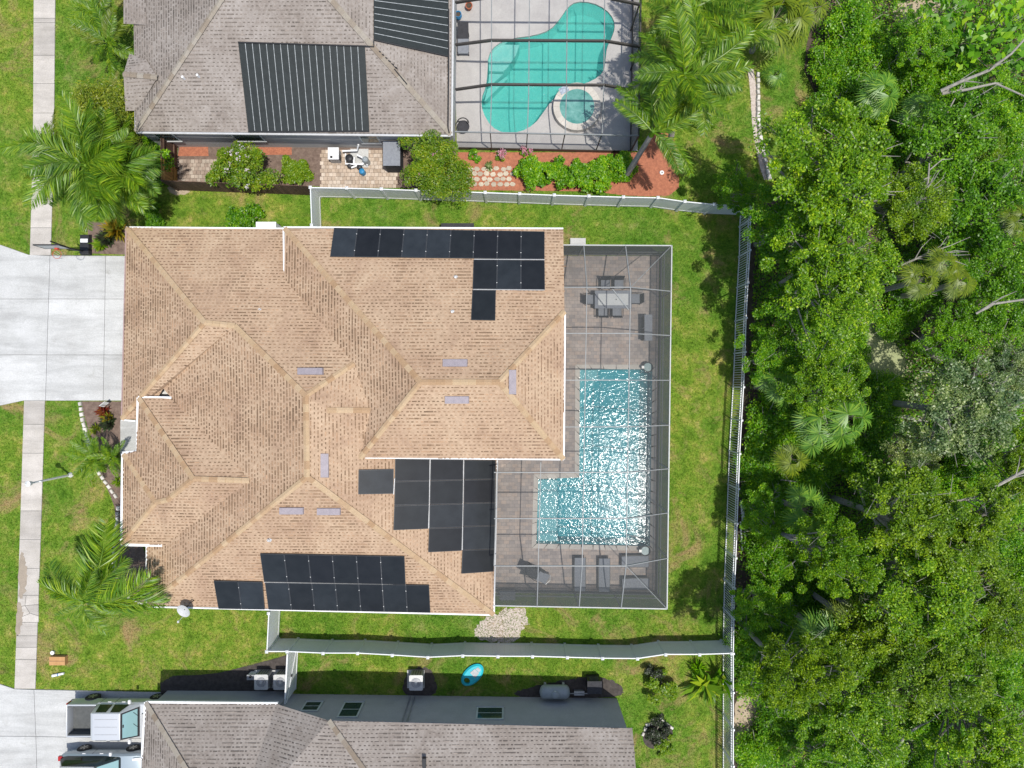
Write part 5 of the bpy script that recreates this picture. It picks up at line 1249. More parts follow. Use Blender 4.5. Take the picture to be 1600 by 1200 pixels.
# pickup: local x forward, rear at 0
def pickup(label, loc):
    t = thing('pickup_truck', label, 'pickup truck', loc); WOFF[t.name] = Vector((0, 0, 0)); hw = .95
    loft([(1.62, body_ring(hw, .42, 1.16)), (3.9, body_ring(hw, .42, 1.14)), (4.1, body_ring(hw, .42, 1.12)), (4.9, body_ring(hw, .45, 1.08)), (5.3, body_ring(hw - .06, .48, 1.02)), (5.42, body_ring(hw - .16, .52, .92))]).build('body', 'silver_paint', t)
    for s in (-1, 1):
        m = MB(); m.hexa([(0.05, s * (hw - .12), .5), (1.6, s * (hw - .12), .5), (1.6, s * (hw - .02), .5), (.05, s * (hw - .02), .5)], [(0.05, s * (hw - .17), 1.18), (1.6, s * (hw - .17), 1.18), (1.6, s * (hw - .07), 1.18), (.05, s * (hw - .07), 1.18)]); m.build('bed_side', 'silver_paint', t)
    for s in (-1, 1): MB().box((.83, s * .745, .9), (1.5, .03, .5)).build('bed_liner_side', 'bed_liner', t)
    MB().box((.83, 0, .62), (1.56, 1.52, .06)).build('bed_floor', 'bed_liner', t); MB().box((1.58, 0, .9), (.05, 1.6, .55)).build('bed_front', 'bed_liner', t)
    tg = MB().box((.03, 0, .86), (.07, 1.74, .64)).build('tailgate', 'silver_paint', t); MB().box((-.012, 0, 1.0), (.02, .3, .07)).build('handle', 'dark_metal', tg)
    MB().box((-.08, 0, .48), (.16, 1.7, .16)).build('bumper', 'alloy', t)
    for s in (-1, 1): MB().box((0.0, s * .86, .92), (.08, .08, .34)).build('tail_light', 'tail_lamp', t)
    cab = [(1.66, [(-.90, 1.12), (-.70, 1.74), (.70, 1.74), (.90, 1.12)]), (1.80, [(-.90, 1.12), (-.70, 1.80), (.70, 1.80), (.90, 1.12)]), (3.22, [(-.90, 1.12), (-.70, 1.80), (.70, 1.80), (.90, 1.12)]), (3.95, [(-.90, 1.10), (-.80, 1.16), (.80, 1.16), (.90, 1.10)])]
    c = loft(cab).build('cab', 'silver_paint', t)
    def pane(t0, t1, h0, h1, k, name, mat):
        q = [Vector((3.22 + .73 * a, y, 1.80 - .64 * a)) + Vector((.66, 0, .75)) * k for a, y in ((t0, -h0), (t1, -h1), (t1, h1), (t0, h0))]
        MB().hexa([v - Vector((.66, 0, .75)) * .01 for v in q], q).build(name, mat, t)
    pane(.03, .97, .69, .79, .012, 'windshield_frame', 'dark_metal'); pane(.13, .86, .62, .71, .022, 'windshield', 'windshield'); pane(.14, .20, .08, .08, .027, 'mirror_mount', 'dark_metal')
    for y in (-.3, .3): MB().beam((3.90, y, 1.235), (3.72, y + .28, 1.40), .02, .015).build('wiper', 'dark_metal', t)
    for k in range(3): MB().box((2.5, -.4 + .4 * k, 1.803), (1.2, .015, .008)).build('roof_rib', 'alloy', t)
    for s in (-1, 1):
        for x0, x1, f in ((1.85, 2.5, .62), (2.62, 3.4, .5)):
            a = (x0 + .06, s * .735, 1.72); b = (x1 - (.24 if x1 > 3 else .04), s * .735, 1.72); c2 = (x1, s * .885, 1.2); d2 = (x0, s * .885, 1.2)
            o = Vector((0, s * .016, .006)); MB().hexa([a, b, c2, d2], [Vector(v) + o for v in (a, b, c2, d2)]).build('side_window', 'car_glass', t)
        mi = MB().box((3.42, s * 1.06, 1.22), (.14, .22, .17)).build('mirror', 'white_metal', t)
        for x in (2.25, 3.0): MB().box((x, s * .962, 1.02), (.18, .03, .04)).build('door_handle', 'white_metal', t)
        MB().box((2.55, s * .952, .8), (.012, .012, .6)).build('door_seam', 'dark_metal', t); MB().box((1.78, s * .952, .8), (.012, .012, .6)).build('door_seam', 'dark_metal', t)
        MB().box((5.36, s * .62, .86), (.12, .28, .14)).build('headlight', 'table_glass', t)
        for x in (.95, 4.45): wheel(t, x, s * .86, .38, s)
    MB().box((1.64, 0, 1.45), (.02, 1.2, .42)).build('rear_window', 'car_glass', t)
    return t
soften(pickup('silver crew cab pickup truck parked nose towards the grey garage', (-23.75, -17.95, .05)))
def suv(label, loc):
    t = thing('car', label, 'car', loc); WOFF[t.name] = Vector((0, 0, 0)); hw = .93
    loft([(0, body_ring(hw - .16, .45, .92)), (.12, body_ring(hw - .05, .40, 1.02)), (.6, body_ring(hw, .36, 1.06)), (3.4, body_ring(hw, .36, 1.04)), (4.1, body_ring(hw - .02, .38, .96)), (4.5, body_ring(hw - .10, .42, .86)), (4.62, body_ring(hw - .25, .48, .76))]).build('body', 'blue_grey_paint', t)
    loft([(.15, [(-.82, 1.0), (-.72, 1.12), (.72, 1.12), (.82, 1.0)]), (.55, [(-.88, 1.02), (-.62, 1.60), (.62, 1.60), (.88, 1.02)]), (2.3, [(-.88, 1.02), (-.62, 1.62), (.62, 1.62), (.88, 1.02)]), (3.35, [(-.86, 1.0), (-.74, 1.05), (.74, 1.05), (.86, 1.0)])]).build('cabin', 'car_glass', t)
    MB().prism([(.55, -.60), (2.3, -.60), (2.3, .60), (.55, .60)], 1.61, 1.66).build('roof', 'silver_paint', t)
    MB().hexa([(2.40, -.60, 1.60), (3.25, -.70, 1.10), (3.25, .70, 1.10), (2.40, .60, 1.60)], [(2.42, -.60, 1.62), (3.27, -.70, 1.12), (3.27, .70, 1.12), (2.42, .60, 1.62)]).build('windshield', 'windshield', t)
    for s in (-1, 1):
        MB().beam((.5, s * .64, 1.66), (2.3, s * .64, 1.68), .04, .05).build('roof_rail', 'alloy', t)
        MB().box((2.85, s * 1.02, 1.12), (.14, .20, .15)).build('mirror', 'white_metal', t)
        for x in (1.3, 2.25): MB().box((x, s * .942, .92), (.18, .03, .04)).build('door_handle', 'white_metal', t)
        MB().box((.10, s * .72, .98), (.22, .24, .13)).build('tail_light', 'tail_lamp', t)
        MB().box((4.42, s * .66, .76), (.2, .26, .12)).build('headlight', 'table_glass', t)
        for x in (.95, 3.62): wheel(t, x, s * .85, .35, s)
        MB().box((1.75, s * .932, .7), (.012, .012, .5)).build('door_seam', 'dark_metal', t)
    return t
soften(suv('blue grey car parked beside the pickup at the picture edge', (-24.25, -20.75, .05)))

# ------------------------------------------------------------------ foliage
def leaf_quads(P, size, rng, up=1.0, elong=1.9, dirs=None, spread=.7):
    """one rhombic leaf for every point; size per leaf"""
    n = len(P); nr = rng.normal(size=(n, 3)) * spread; nr[:, 2] = np.abs(nr[:, 2]) + up; nr /= np.linalg.norm(nr, axis=1)[:, None]
    d = rng.normal(size=(n, 3)) if dirs is None else dirs + rng.normal(size=(n, 3)) * .35
    d -= nr * (d * nr).sum(1)[:, None]; d /= np.linalg.norm(d, axis=1)[:, None] + 1e-9
    s = np.cross(nr, d); L = size[:, None]; W = L / elong
    a = P - d * L * .5; b = P + s * W * .5 - d * L * .05; c = P + d * L * .5 - nr * L * .12; e = P - s * W * .5 - d * L * .05
    V = np.stack([a, b, c, e], 1).reshape(-1, 3); Q = np.arange(n * 4).reshape(n, 4)
    return V, Q
def clumpy(rng, centers, radii, n, flat=.55):
    k = rng.integers(0, len(centers), n); r = rng.normal(size=(n, 3)); r /= np.linalg.norm(r, axis=1)[:, None]
    r *= (rng.random(n) ** .5)[:, None]; r[:, 2] = np.abs(r[:, 2]) * 1.2 - .35
    P = centers[k] + r * radii[k][:, None] * np.array([1, 1, flat]); return P
def crown_points(rng, R, Hc, nclump):
    C = []
    lob = rng.normal(size=(5, 2)) * .38 * R
    while len(C) < nclump:
        th = rng.random() * 2 * math.pi; ph = math.acos(rng.random() ** .8); rr = rng.uniform(.45, 1.0) ** .6
        o = lob[rng.integers(0, 5)]
        x, y, z = math.sin(ph) * math.cos(th) * R * rr * .78 + o[0] * .6, math.sin(ph) * math.sin(th) * R * rr * .78 + o[1] * .6, math.cos(ph) * Hc * rr
        C.append((x, y, z))
    return np.array(C)
TREES = {}
def tree_proto(key, seed, R, trunk, Hc, nclump, nleaf, lsize, mat, bark='pale_bark', elong=1.8, crad=(.38, .75), limb=16):
    rng = np.random.default_rng(seed); C = crown_points(rng, R, Hc, nclump); C[:, 2] += trunk
    rad = rng.uniform(*crad, nclump)
    P = clumpy(rng, C, rad, nleaf); sz = lsize * rng.uniform(.6, 1.4, nleaf)
    V, Q = leaf_quads(P, sz, rng, .7, elong, None, .75)
    root = bpy.data.objects.new('broadleaf_tree', None); link(root)
    cr = bpy.data.objects.new('crown', np_mesh('crown', V, Q, mat)); link(cr, root)
    m = MB(); lean = rng.normal(size=2) * .12
    top = Vector((lean[0] * trunk, lean[1] * trunk, trunk * .95)); m.tube([(0, 0, 0), (lean[0] * trunk * .5, lean[1] * trunk * .5 + .1, trunk * .5), top], [.20, .16, .12], 8)
    order = rng.permutation(nclump)[:limb]
    for i in order:
        c = Vector(C[i]); s = Vector((lean[0], lean[1], 1)) * trunk * rng.uniform(.5, .95); mid = s.lerp(c, .5) + Vector((rng.normal() * .25, rng.normal() * .25, rng.uniform(-.1, .35)))
        m.tube([s, mid, c + Vector((0, 0, rng.uniform(-.05, .3)))], [.075, .05, .018], 5, False)
        for _ in range(2):
            e = c + Vector((rng.normal() * .5, rng.normal() * .5, rng.uniform(.0, .4))); m.tube([mid.lerp(c, .6), e], [.028, .010], 4, False)
    m.build('trunk', bark, root)
    TREES[key] = root; return root
tree_proto('oak_a', 21, 2.9, 6.6, 2.4, 120, 24000, .125, 'leaf_oak', crad=(.24, .62), limb=26)
tree_proto('oak_b', 22, 2.6, 4.0, 2.2, 100, 19000, .12, 'leaf_bright', crad=(.24, .62), limb=22)
tree_proto('oak_c', 23, 2.9, 6.8, 2.2, 115, 22000, .12, 'leaf_olive', crad=(.24, .62), limb=26)
tree_proto('silver', 24, 2.8, 5.6, 2.0, 95, 12500, .13, 'leaf_silver', crad=(.24, .62), limb=34)
tree_proto('dark', 25, 2.5, 3.4, 1.8, 80, 12000, .125, 'leaf_dark', crad=(.24, .62), limb=20)
tree_proto('bush', 26, 1.7, .7, 1.0, 44, 10000, .125, 'leaf_bright', limb=8)
tree_proto('bush_dark', 27, 1.8, .6, .9, 44, 9000, .125, 'leaf_dark', limb=8)
used = set()
def plant_tree(key, x, y, s, rz, label, cat='tree', group='trees of the wood', z=0.0, name=None, hz=None):
    """x, y: pixel of the middle of the crown"""
    src = TREES[key]; o = src if key not in used else copy_tree(src); used.add(key)
    zc = {'oak_a': 7.8, 'oak_b': 4.9, 'oak_c': 7.9, 'silver': 6.6, 'dark': 4.2, 'bush': 1.1, 'bush_dark': 1.0}[key] * s * (hz or 1)
    p = U(x, y, zc); o.location = (p.x, p.y, z); o.rotation_euler = (0, 0, rz); o.scale = (s, s, s * (hz or 1))
    if name: o.name = name
    for k in ('label', 'category', 'group'):
        if k in o: del o[k]
    tag(o, label, cat, group); return o
TL = [
 ('oak_a', 1325, 262, 1.05, .3, 'large round green crown southeast of the gravel path'),
 ('oak_b', 1235, 352, .92, 1.2, 'green crown overhanging the top end of the picket fence'),
 ('oak_a', 1310, 415, .95, 2.2, 'dense green crown just above the algae pond'),
 ('oak_b', 1262, 490, .80, 4.1, 'smaller green crown between picket fence and pond'),
 ('oak_c', 1420, 300, .78, 5.0, 'yellowish green crown right of the large round crown'),
 ('dark', 1480, 240, 1.1, .6, 'dark shaded crown below the long bare branch'),
 ('dark', 1560, 330, 1.15, 2.0, 'dark crown at the right edge above the yellow palms'),
 ('oak_c', 1545, 262, .55, 3.3, 'small yellow green crown at the right edge under the bare branch'),
 ('oak_b', 1500, 385, .70, .9, 'mid green crown behind the tangled bare twigs'),
 ('dark', 1570, 480, .8, 3.9, 'broad green crown at the right edge level with the pond'),
 ('dark', 1500, 525, .7, 2.7, 'dark crown right of the algae pond'),
 ('silver', 1500, 632, 1.0, .2, 'silvery grey green crown below the pond'),
 ('silver', 1590, 590, .6, 2.1, 'silvery crown at the right edge of the photograph'),
 ('silver', 1440, 700, .55, 4.4, 'small sparse silvery crown over the dark hollow'),
 ('oak_a', 1300, 604, .68, 5.3, 'green crown directly below the pond'),
 ('oak_c', 1420, 820, .92, 1.1, 'olive green crown with knobbly outline in the lower wood'),
 ('oak_c', 1520, 850, .85, 2.9, 'olive crown under the forked bare limb at the right'),
 ('oak_a', 1480, 930, .92, .8, 'broad green crown in the middle of the lower wood'),
 ('oak_c', 1575, 950, .80, 4.0, 'yellow green crown at the right edge of the lower wood'),
 ('oak_c', 1385, 985, .78, 5.6, 'olive crown beside the heap of bare sticks'),
 ('oak_c', 1260, 1045, .66, .4, 'olive crown behind the fence end and broad leaved plant'),
 ('oak_a', 1330, 1105, .86, 3.0, 'green crown near the bottom edge right of the dry clearing'),
 ('oak_c', 1450, 1075, .88, 1.9, 'olive crown above the curved fallen limb'),
 ('oak_b', 1545, 1060, .86, 4.7, 'bright green crown at the lower right edge'),
 ('oak_a', 1560, 1170, .85, 1.5, 'green crown in the bottom right corner'),
 ('oak_b', 1420, 1180, .80, 3.6, 'bright green crown at the bottom edge left of the corner'),
 ('oak_b', 1290, 1190, .66, 2.4, 'bright green crown at the bottom edge near the fence'),
 ('oak_b', 1205, 560, .62, 3.0, 'narrow green crown touching the picket fence beside the patio table'),
 ('oak_b', 1200, 800, .58, .7, 'bright crown touching the picket fence beside the white poles'),
 ('oak_b', 1195, 950, .60, 5.1, 'bright crown touching the picket fence above the lower corner'),
 ('dark', 1330, 900, .85, 1.0, 'dark crown left of the bare sticks'),
 ('oak_a', 1296, 868, .66, 3.4, 'green crown over the palmettos in the lower wood'),
 ('dark', 1400, 770, .75, 5.0, 'dark crown in the hollow below the silvery trees'),
]
for k, x, y, s, rz, lb in TL: plant_tree(k, x, y, s, rz, lb, hz=1.45 if (x, y) == (1296, 868) else None)
plant_tree('oak_b', 1150, 292, .50, 1.0, 'small crown spilling over the top right fence corner')
plant_tree('oak_c', 1252, 1072, .72, 2.2, 'tall olive crown leaning over the lower corner of the fence', hz=1.4)
for k, x, y, s, rz, lb in [
 ('bush', 1205, 665, 1.0, .3, 'bright green shrub by the fence level with the pool'), ('bush', 1252, 690, .85, 2.0, 'bright green shrub left of the blue green fan palms'),
 ('bush', 1190, 740, .8, 4.0, 'green shrub by the fence just above the white poles'), ('bush', 1215, 905, .9, 1.4, 'bright shrub below the pale sand heap'),
 ('bush', 1180, 1000, .8, 3.2, 'green shrub by the fence corner'), ('bush', 1190, 1060, .7, 5.0, 'green shrub above the dry clearing'),
 ('bush', 1195, 1175, .8, 2.6, 'green shrub at the bottom edge beside the fence'), ('bush', 1300, 110, .8, .9, 'green shrub right of the yellow fan palm'),
 ('bush', 1380, 160, .7, 3.9, 'green shrub among the dry brush'), ('bush', 1440, 150, .9, 1.1, 'green shrub below the big leaved climber'),
 ('bush', 1240, 570, .8, 5.5, 'green shrub between fence and pond'), ('bush', 1310, 700, .7, .2, 'green shrub right of the fan palms'),
 ('bush_dark', 1345, 140, 1.0, 2.2, 'dark brown green brush by the lawn edge'), ('bush_dark', 1300, 165, .8, 4.2, 'dark brush at the corner of the neighbouring lawn'),
 ('bush_dark', 1390, 100, .9, 1.0, 'dark brush under the dry litter clearing'), ('bush_dark', 1200, 850, .8, 3.0, 'dark shrub above the pale sand heap'),
 ('bush_dark', 1230, 760, .9, 5.1, 'dark shrub among the palmettos'), ('bush_dark', 1240, 940, .9, .6, 'dark shrub right of the fence in the lower wood'),
 ('bush_dark', 1350, 720, .9, 1.9, 'dark shrub below the fallen log'), ('bush_dark', 1220, 1110, .8, 4.8, 'dark shrub beside the dry clearing'), ('bush_dark', 1440, 450, 1.0, 2.5, 'dark shrub under the yellow fan palms')]:
    plant_tree(k, x, y, s, rz, lb, 'shrub', 'shrubs of the wood', name='shrub')
for k, x, y, s, rz, lb in [
 ('bush', 1340, 60, 1.0, 1.3, 'green shrub at the top edge left of the litter clearing'), ('bush', 1500, 120, 1.0, 4.3, 'green shrub under the big leaved climber'),
 ('bush', 1420, 210, .9, 2.3, 'green shrub at the foot of the bare branch'), ('bush', 1520, 190, 1.0, .5, 'green shrub below the bare branch fork'), ('bush', 1590, 200, 1.0, 3.3, 'green shrub at the right edge below the bare branch'),
 ('bush', 1530, 720, 1.0, 1.5, 'green shrub below the silvery crowns'), ('bush', 1590, 760, 1.0, 3.5, 'green shrub at the right edge by the forked limb'), ('bush', 1480, 760, .9, 5.5, 'green shrub in the dark hollow'),
 ('bush', 1570, 690, .9, 2.5, 'green shrub under the silvery edge crown'), ('bush', 1370, 640, .8, .8, 'green shrub beside the pale log'), ('bush', 1335, 545, .55, 0.8, 'small green shrub at the left rim of the pond'), ('bush', 1405, 505, .6, 2.8, 'small green shrub at the upper rim of the pond'), ('bush', 1395, 605, .55, 4.8, 'small green shrub at the lower rim of the pond'), ('bush', 1280, 560, .9, 1.8, 'green shrub left of the algae pond'),
 ('bush', 1590, 870, .9, 4.6, 'green shrub at the right edge below the forked limb'), ('bush', 1370, 880, .8, 2.9, 'green shrub above the heap of sticks'), ('bush', 1500, 1010, 1.0, .1, 'green shrub between the lower crowns'),
 ('bush', 1590, 1020, 1.0, 1.6, 'green shrub at the lower right edge'), ('bush', 1500, 1140, 1.0, 3.1, 'green shrub right of the curved limb'), ('bush', 1360, 1190, .9, 4.9, 'green shrub at the bottom edge between two crowns'), ('bush', 1270, 960, .9, 5.9, 'green shrub left of the fan palms in the lower wood'), ('bush', 1260, 1130, .9, 2.0, 'green shrub right of the dry clearing'),
 ('bush', 1270, 740, .9, 3.7, 'green shrub below the yellow green fan palm'), ('bush', 1225, 840, .8, 1.0, 'green shrub right of the white poles')]:
    plant_tree(k, x, y, s, rz, lb, 'shrub', 'shrubs of the wood', name='shrub')
for k, x, y, s, rz, lb in [('oak_b', 1440, 60, .6, 1.0, 'light green crown at the top right of the litter clearing'), ('dark', 1590, 420, .9, 4.1, 'dark crown at the right edge above the thin bare limb'), ('oak_b', 1560, 170, .7, 2.6, 'bright green crown right of the bare branch fork'), ('oak_c', 1590, 720, .6, .4, 'olive crown at the right edge beside the forked limb'), ('oak_b', 1340, 1030, .7, 1.9, 'bright green crown left of the curved limb')]:
    plant_tree(k, x, y, s, rz, lb)

# tiny low growth that nobody could count
def in_forest(n, rng):
    L = px([(1290, -60), (1262, 90), (1290, 200), (1250, 300), (1182, 330), (1150, 900), (1150, 1260), (1700, 1260), (1700, -60)]); xs = [p.x for p in L]; ysv = [p.y for p in L]
    X, Y = rng.uniform(min(xs), max(xs), n), rng.uniform(min(ysv), max(ysv), n); k = inpoly(X, Y, L)
    pond = px([(1340, 535), (1352, 500), (1375, 500), (1400, 540), (1416, 570), (1405, 588), (1360, 588), (1338, 574)]); k &= ~inpoly(X, Y, pond)
    for lp in ([(1200, 878), (1228, 876), (1228, 893), (1200, 894)], [(1150, 1090), (1185, 1090), (1170, 1140), (1150, 1190)], [(1405, 5), (1465, 0), (1470, 40), (1415, 42)]):
        k &= ~(inpoly(X, Y, px(lp)) & (rng.random(n) < .85))
    return X[k], Y[k]
rng = np.random.default_rng(5)
X, Y = in_forest(230000, rng)
hm = np.sin(X * .9) * np.cos(Y * .7 + 1) + np.sin(X * .37 + Y * .55)
k = (hm + rng.normal(size=len(X)) * .7) > -.9; X, Y, hm = X[k], Y[k], hm[k]
Z = rng.random(len(X)) ** 1.6 * (.45 + .45 * np.clip(hm + .6, 0, 2)) + .03
V, Q = leaf_quads(np.stack([X, Y, Z], 1), rng.uniform(.09, .20, len(X)), rng, .8, 2.2)
o = bpy.data.objects.new('undergrowth', np_mesh('undergrowth', V, Q, 'leaf_bright')); link(o); tag(o, 'low green undergrowth covering the woodland floor', 'undergrowth', kind='stuff')
X, Y = in_forest(30000, rng); V, Q = leaf_quads(np.stack([X, Y, rng.uniform(.012, .05, len(X))], 1), rng.uniform(.10, .22, len(X)), rng, 3, 2.0)
o = bpy.data.objects.new('leaf_litter', np_mesh('leaf_litter', V, Q, 'litter')); link(o); tag(o, 'brown leaf litter on the woodland floor', 'leaf litter', kind='stuff')

# ---- fan palms
def fan_mesh(seed, r=.75, n=22, mat='palmetto', droop=.25):
    rg = np.random.default_rng(seed); V = []; Q = []
    for i in range(n):
        a = -2.35 + 4.7 * (i + .5) / n + rg.normal() * .03; L = r * (1 - .18 * abs(a) / 2.3) * rg.uniform(.9, 1.05); w_ = .032 + .01 * rg.random()
        d = np.array([math.cos(a), math.sin(a), 0]); s = np.array([-d[1], d[0], 0]); z0 = rg.uniform(-.03, .03)
        m1 = d * L * .5 + np.array([0, 0, .04 + z0]); tip = d * L + np.array([0, 0, -droop * L + z0]); b = len(V)
        V += [d * .03, m1 + s * w_, tip, m1 - s * w_]; Q.append([b, b + 1, b + 2, b + 3])
    return np_mesh('fan', np.array(V), np.array(Q), mat)
FANS = {m: [fan_mesh(60 + i, .78 + .08 * i, 20 + 2 * i, m) for i in range(3)] for m in ('palmetto', 'palm_yellow')}
def fan_palm(x, y, z, s, label, mat='palmetto', n=11, seed=0, trunk=0.0, name='fan_palm', cat='palm', group='fan palms of the wood'):
    p = U(x, y, z); r = thing(name, label, cat, (p.x, p.y, 0), group); WOFF[r.name] = Vector((0, 0, 0)); rg = np.random.default_rng(seed + 400); m = MB()
    if trunk: MB().tube([(0, 0, 0), (rg.normal() * .1, rg.normal() * .1, trunk * .5), (0, 0, trunk)], [.16, .14, .13], 8).build('trunk', 'palm_trunk', r)
    for i in range(n):
        a = 2 * math.pi * i / n + rg.normal() * .25; el = rg.uniform(.15, 1.25); L = s * rg.uniform(.55, 1.0)
        d = Vector((math.cos(a) * math.cos(el), math.sin(a) * math.cos(el), math.sin(el))); e = Vector((0, 0, max(trunk, z * .35))) + d * L
        m.tube([Vector((0, 0, max(trunk, .05))), Vector((0, 0, max(trunk, z * .35))).lerp(e, .6), e], [.02, .016, .010], 4, False)
        o = bpy.data.objects.new('fan_leaf', FANS[mat][i % 3]); link(o, r); tl = rg.uniform(-.1, .5)
        fw = Vector((math.cos(a) * math.cos(tl), math.sin(a) * math.cos(tl), -math.sin(tl))); sd_ = Vector((-math.sin(a), math.cos(a), 0)); up = fw.cross(sd_)
        o.matrix_local = Matrix.Translation(e) @ Matrix((fw, sd_, up)).transposed().to_4x4() @ Matrix.Scale(s * rg.uniform(.8, 1.1), 4)
    m.build('stalks', 'bark', r)
for i, (x, y, z, s, lb, mt, n, tr) in enumerate([
 (1290, 665, 4.6, 1.15, 'pair of blue green fan palms left of the fallen log', 'palmetto', 16, 4.1), (1325, 655, 4.8, 1.1, 'blue green fan palm touching the fallen log', 'palmetto', 15, 4.3),
 (1318, 612, 4.4, .75, 'small yellow fan palm below the pond', 'palm_yellow', 10, 3.9), (1240, 718, 4.0, .8, 'yellow green fan palm with drooping leaf by the shrubs', 'palm_yellow', 10, 3.5),
 (1262, 800, 4.2, 1.0, 'dark fan palm beside the dead fronds', 'palmetto', 15, 3.7), (1285, 1000, 5.0, 1.05, 'fan palm left of the bare sticks', 'palmetto', 16, 4.5),
 (1330, 970, 5.0, .8, 'pale fan palm touching the bare sticks', 'palm_yellow', 11, 4.5), (1345, 985, 4.8, .8, 'spiky fan palm under the olive crown', 'palmetto', 12, 4.3),
 (1380, 145, 3.4, .9, 'fan palm half hidden in the dark brush', 'palmetto', 13, 2.9), (1440, 170, 3.0, .8, 'fan palm below the dark brush', 'palmetto', 12, 2.5), (1215, 112, .9, .6, 'tiny fan palm at the end of the lawn', 'palmetto', 6, 0),
 (1430, 440, 6.0, .72, 'yellow fan palm over the pond', 'palm_yellow', 13, 6.1), (1475, 415, 6.0, .66, 'yellow fan palm right of the twigs', 'palm_yellow', 12, 5.9), (1500, 440, 5.8, .62, 'yellow fan palm nearest the right edge', 'palm_yellow', 12, 5.7), (1590, 345, 5.6, .6, 'fan palm cut by the right picture edge', 'palm_yellow', 11, 5.5),
 (1222, 605, 3.6, .8, 'fan palm between fence and shrub', 'palmetto', 12, 3.1), (1210, 1105, .8, .7, 'low fan palm in the dry clearing', 'palmetto', 7, 0)]):
    fan_palm(x, y, z, s, lb, mt, n, i, tr)
fan_palm(1212, 28, 3.4, 1.5, 'tall yellow green fan palm beside the queen palms', 'palm_yellow', 20, 77, 3.0, group='tall palms at the lawn edge')
fan_palm(1265, 5, 2.2, .9, 'yellow fan palm at the top edge of the photo', 'palm_yellow', 9, 78, 1.6, group='tall palms at the lawn edge')

# ---- queen palms
def frond_mesh(seed, L=2.6, n=46, droop=.9, wind=0.0, mat='palm_green', ll=.55):
    rg = np.random.default_rng(seed); pts = []
    for i in range(13):
        t = i / 12; pts.append(np.array([L * t * (1 - .10 * t), wind * t * t, .40 * L * t * .6 - droop * t * t]))
    pts = np.array(pts); V = []; Q = []
    def at(t):
        f = t * 12; i = min(int(f), 11); return pts[i] + (pts[i + 1] - pts[i]) * (f - i), pts[i + 1] - pts[i]
    for i in range(n):
        t = .10 + .90 * (i + .5) / n; p, d = at(t); d = d / np.linalg.norm(d); s = np.cross([0, 0, 1], d); s /= np.linalg.norm(s)
        for sg in (-1, 1):
            l = ll * math.sin(math.pi * (.12 + .80 * t)) * rg.uniform(.8, 1.15) + .08
            dr = s * sg * .80 + d * .62 + np.array([0, 0, rg.uniform(-.55, .15)]) + rg.normal(size=3) * .10 + np.array([0, wind * .25, 0]); dr /= np.linalg.norm(dr)
            wv = np.cross(dr, [0, 0, 1]); wv /= np.linalg.norm(wv) + 1e-6; wv = wv + np.array([0, 0, rg.normal() * .35]); w_ = .021
            b = len(V); tip = p + dr * l + np.array([0, 0, -.28 * l * l]); mid = p + dr * l * .5
            V += [p, mid + wv * w_, tip, mid - wv * w_]; Q.append([b, b + 1, b + 2, b + 3])
    for a, c in zip(range(12), range(1, 13)):
        w0, w1 = .028 * (1 - a / 13), .028 * (1 - c / 13); b = len(V)
        V += [pts[a] + [0, w0, .012], pts[a] - [0, w0, -.012], pts[c] - [0, w1, -.012], pts[c] + [0, w1, .012]]; Q.append([b, b + 1, b + 2, b + 3])
    return np_mesh('frond', np.array(V), np.array(Q), mat)
FR = {m: [frond_mesh(90 + i, 2.7 + .15 * i, 105, .7 + .25 * i, (-.9, .8, .3, 1.2)[i], m) for i in range(4)] for m in ('palm_green', 'palm_yellow')}
FR['shaggy'] = [frond_mesh(190 + i, 2.6 + .15 * i, 120, 1.0 + .3 * i, (-1.1, .9, .5, 1.5)[i], 'palm_green', .92) for i in range(4)]
def queen_palm(base, top, label, dirs, s=1.0, mat='palm_green', name='queen_palm', group='feather palms', tr=.14, pale=(), cat='palm', shag=False):
    """base, top: world points; dirs: (azimuth, elevation, length) for every frond"""
    r = thing(name, label, cat, (base.x, base.y, 0), group); t = top - Vector((base.x, base.y, 0)); WOFF[r.name] = Vector((0, 0, 0)); rg = random.Random(label)
    MB().tube([(0, 0, 0), t * .5 + Vector((0, 0, .0)), t], [tr * 1.25, tr, tr * .85], 10).build('trunk', 'palm_trunk', r)
    MB().tube([t - (t.normalized() * .1), t + Vector((0, 0, .35))], [tr, tr * .5], 8).build('crownshaft', 'palm_green', r)
    for i, (az, el, L) in enumerate(dirs):
        o = bpy.data.objects.new('frond', FR['palm_yellow' if i in pale else ('shaggy' if shag else mat)][i % 4]); link(o, r); az = math.radians(az); el = math.radians(el)
        o.matrix_local = Matrix.Translation(t + Vector((0, 0, .2))) @ Matrix.Rotation(az, 4, 'Z') @ Matrix.Rotation(-el, 4, 'Y') @ Matrix.Rotation(rg.uniform(-.8, .8), 4, 'X') @ Matrix.Scale(s * L, 4)
ring_d = lambda n, seed, lo=-35, hi=55: [(360 * i / n + random.Random(seed + i).uniform(-14, 14), random.Random(seed * 3 + i).uniform(lo, hi), random.Random(seed * 7 + i).uniform(.8, 1.1)) for i in range(n)]
queen_palm(U(977, 277), U(1012, 216, 5.0) + Vector((.2, .2, 0)), 'leaning queen palm whose trunk crosses the red mulch', [(60, 25, 1), (85, 10, 1.05), (30, 25, 1.1), (5, 5, 1.05), (-25, -10, 1), (110, -5, .95), (45, 50, .9), (-50, -15, .9), (75, 40, 1), (20, -5, 1), (135, 10, .8), (-5, 35, .9), (-40, 15, .85)], 1.05, pale=(2, 7), group='queen palms by the kidney pool')
queen_palm(U(1045, 230), U(1068, 120, 5.6), 'tallest queen palm with full crown beside the kidney pool', ring_d(19, 3), 1.12, pale=(4,), group='queen palms by the kidney pool')
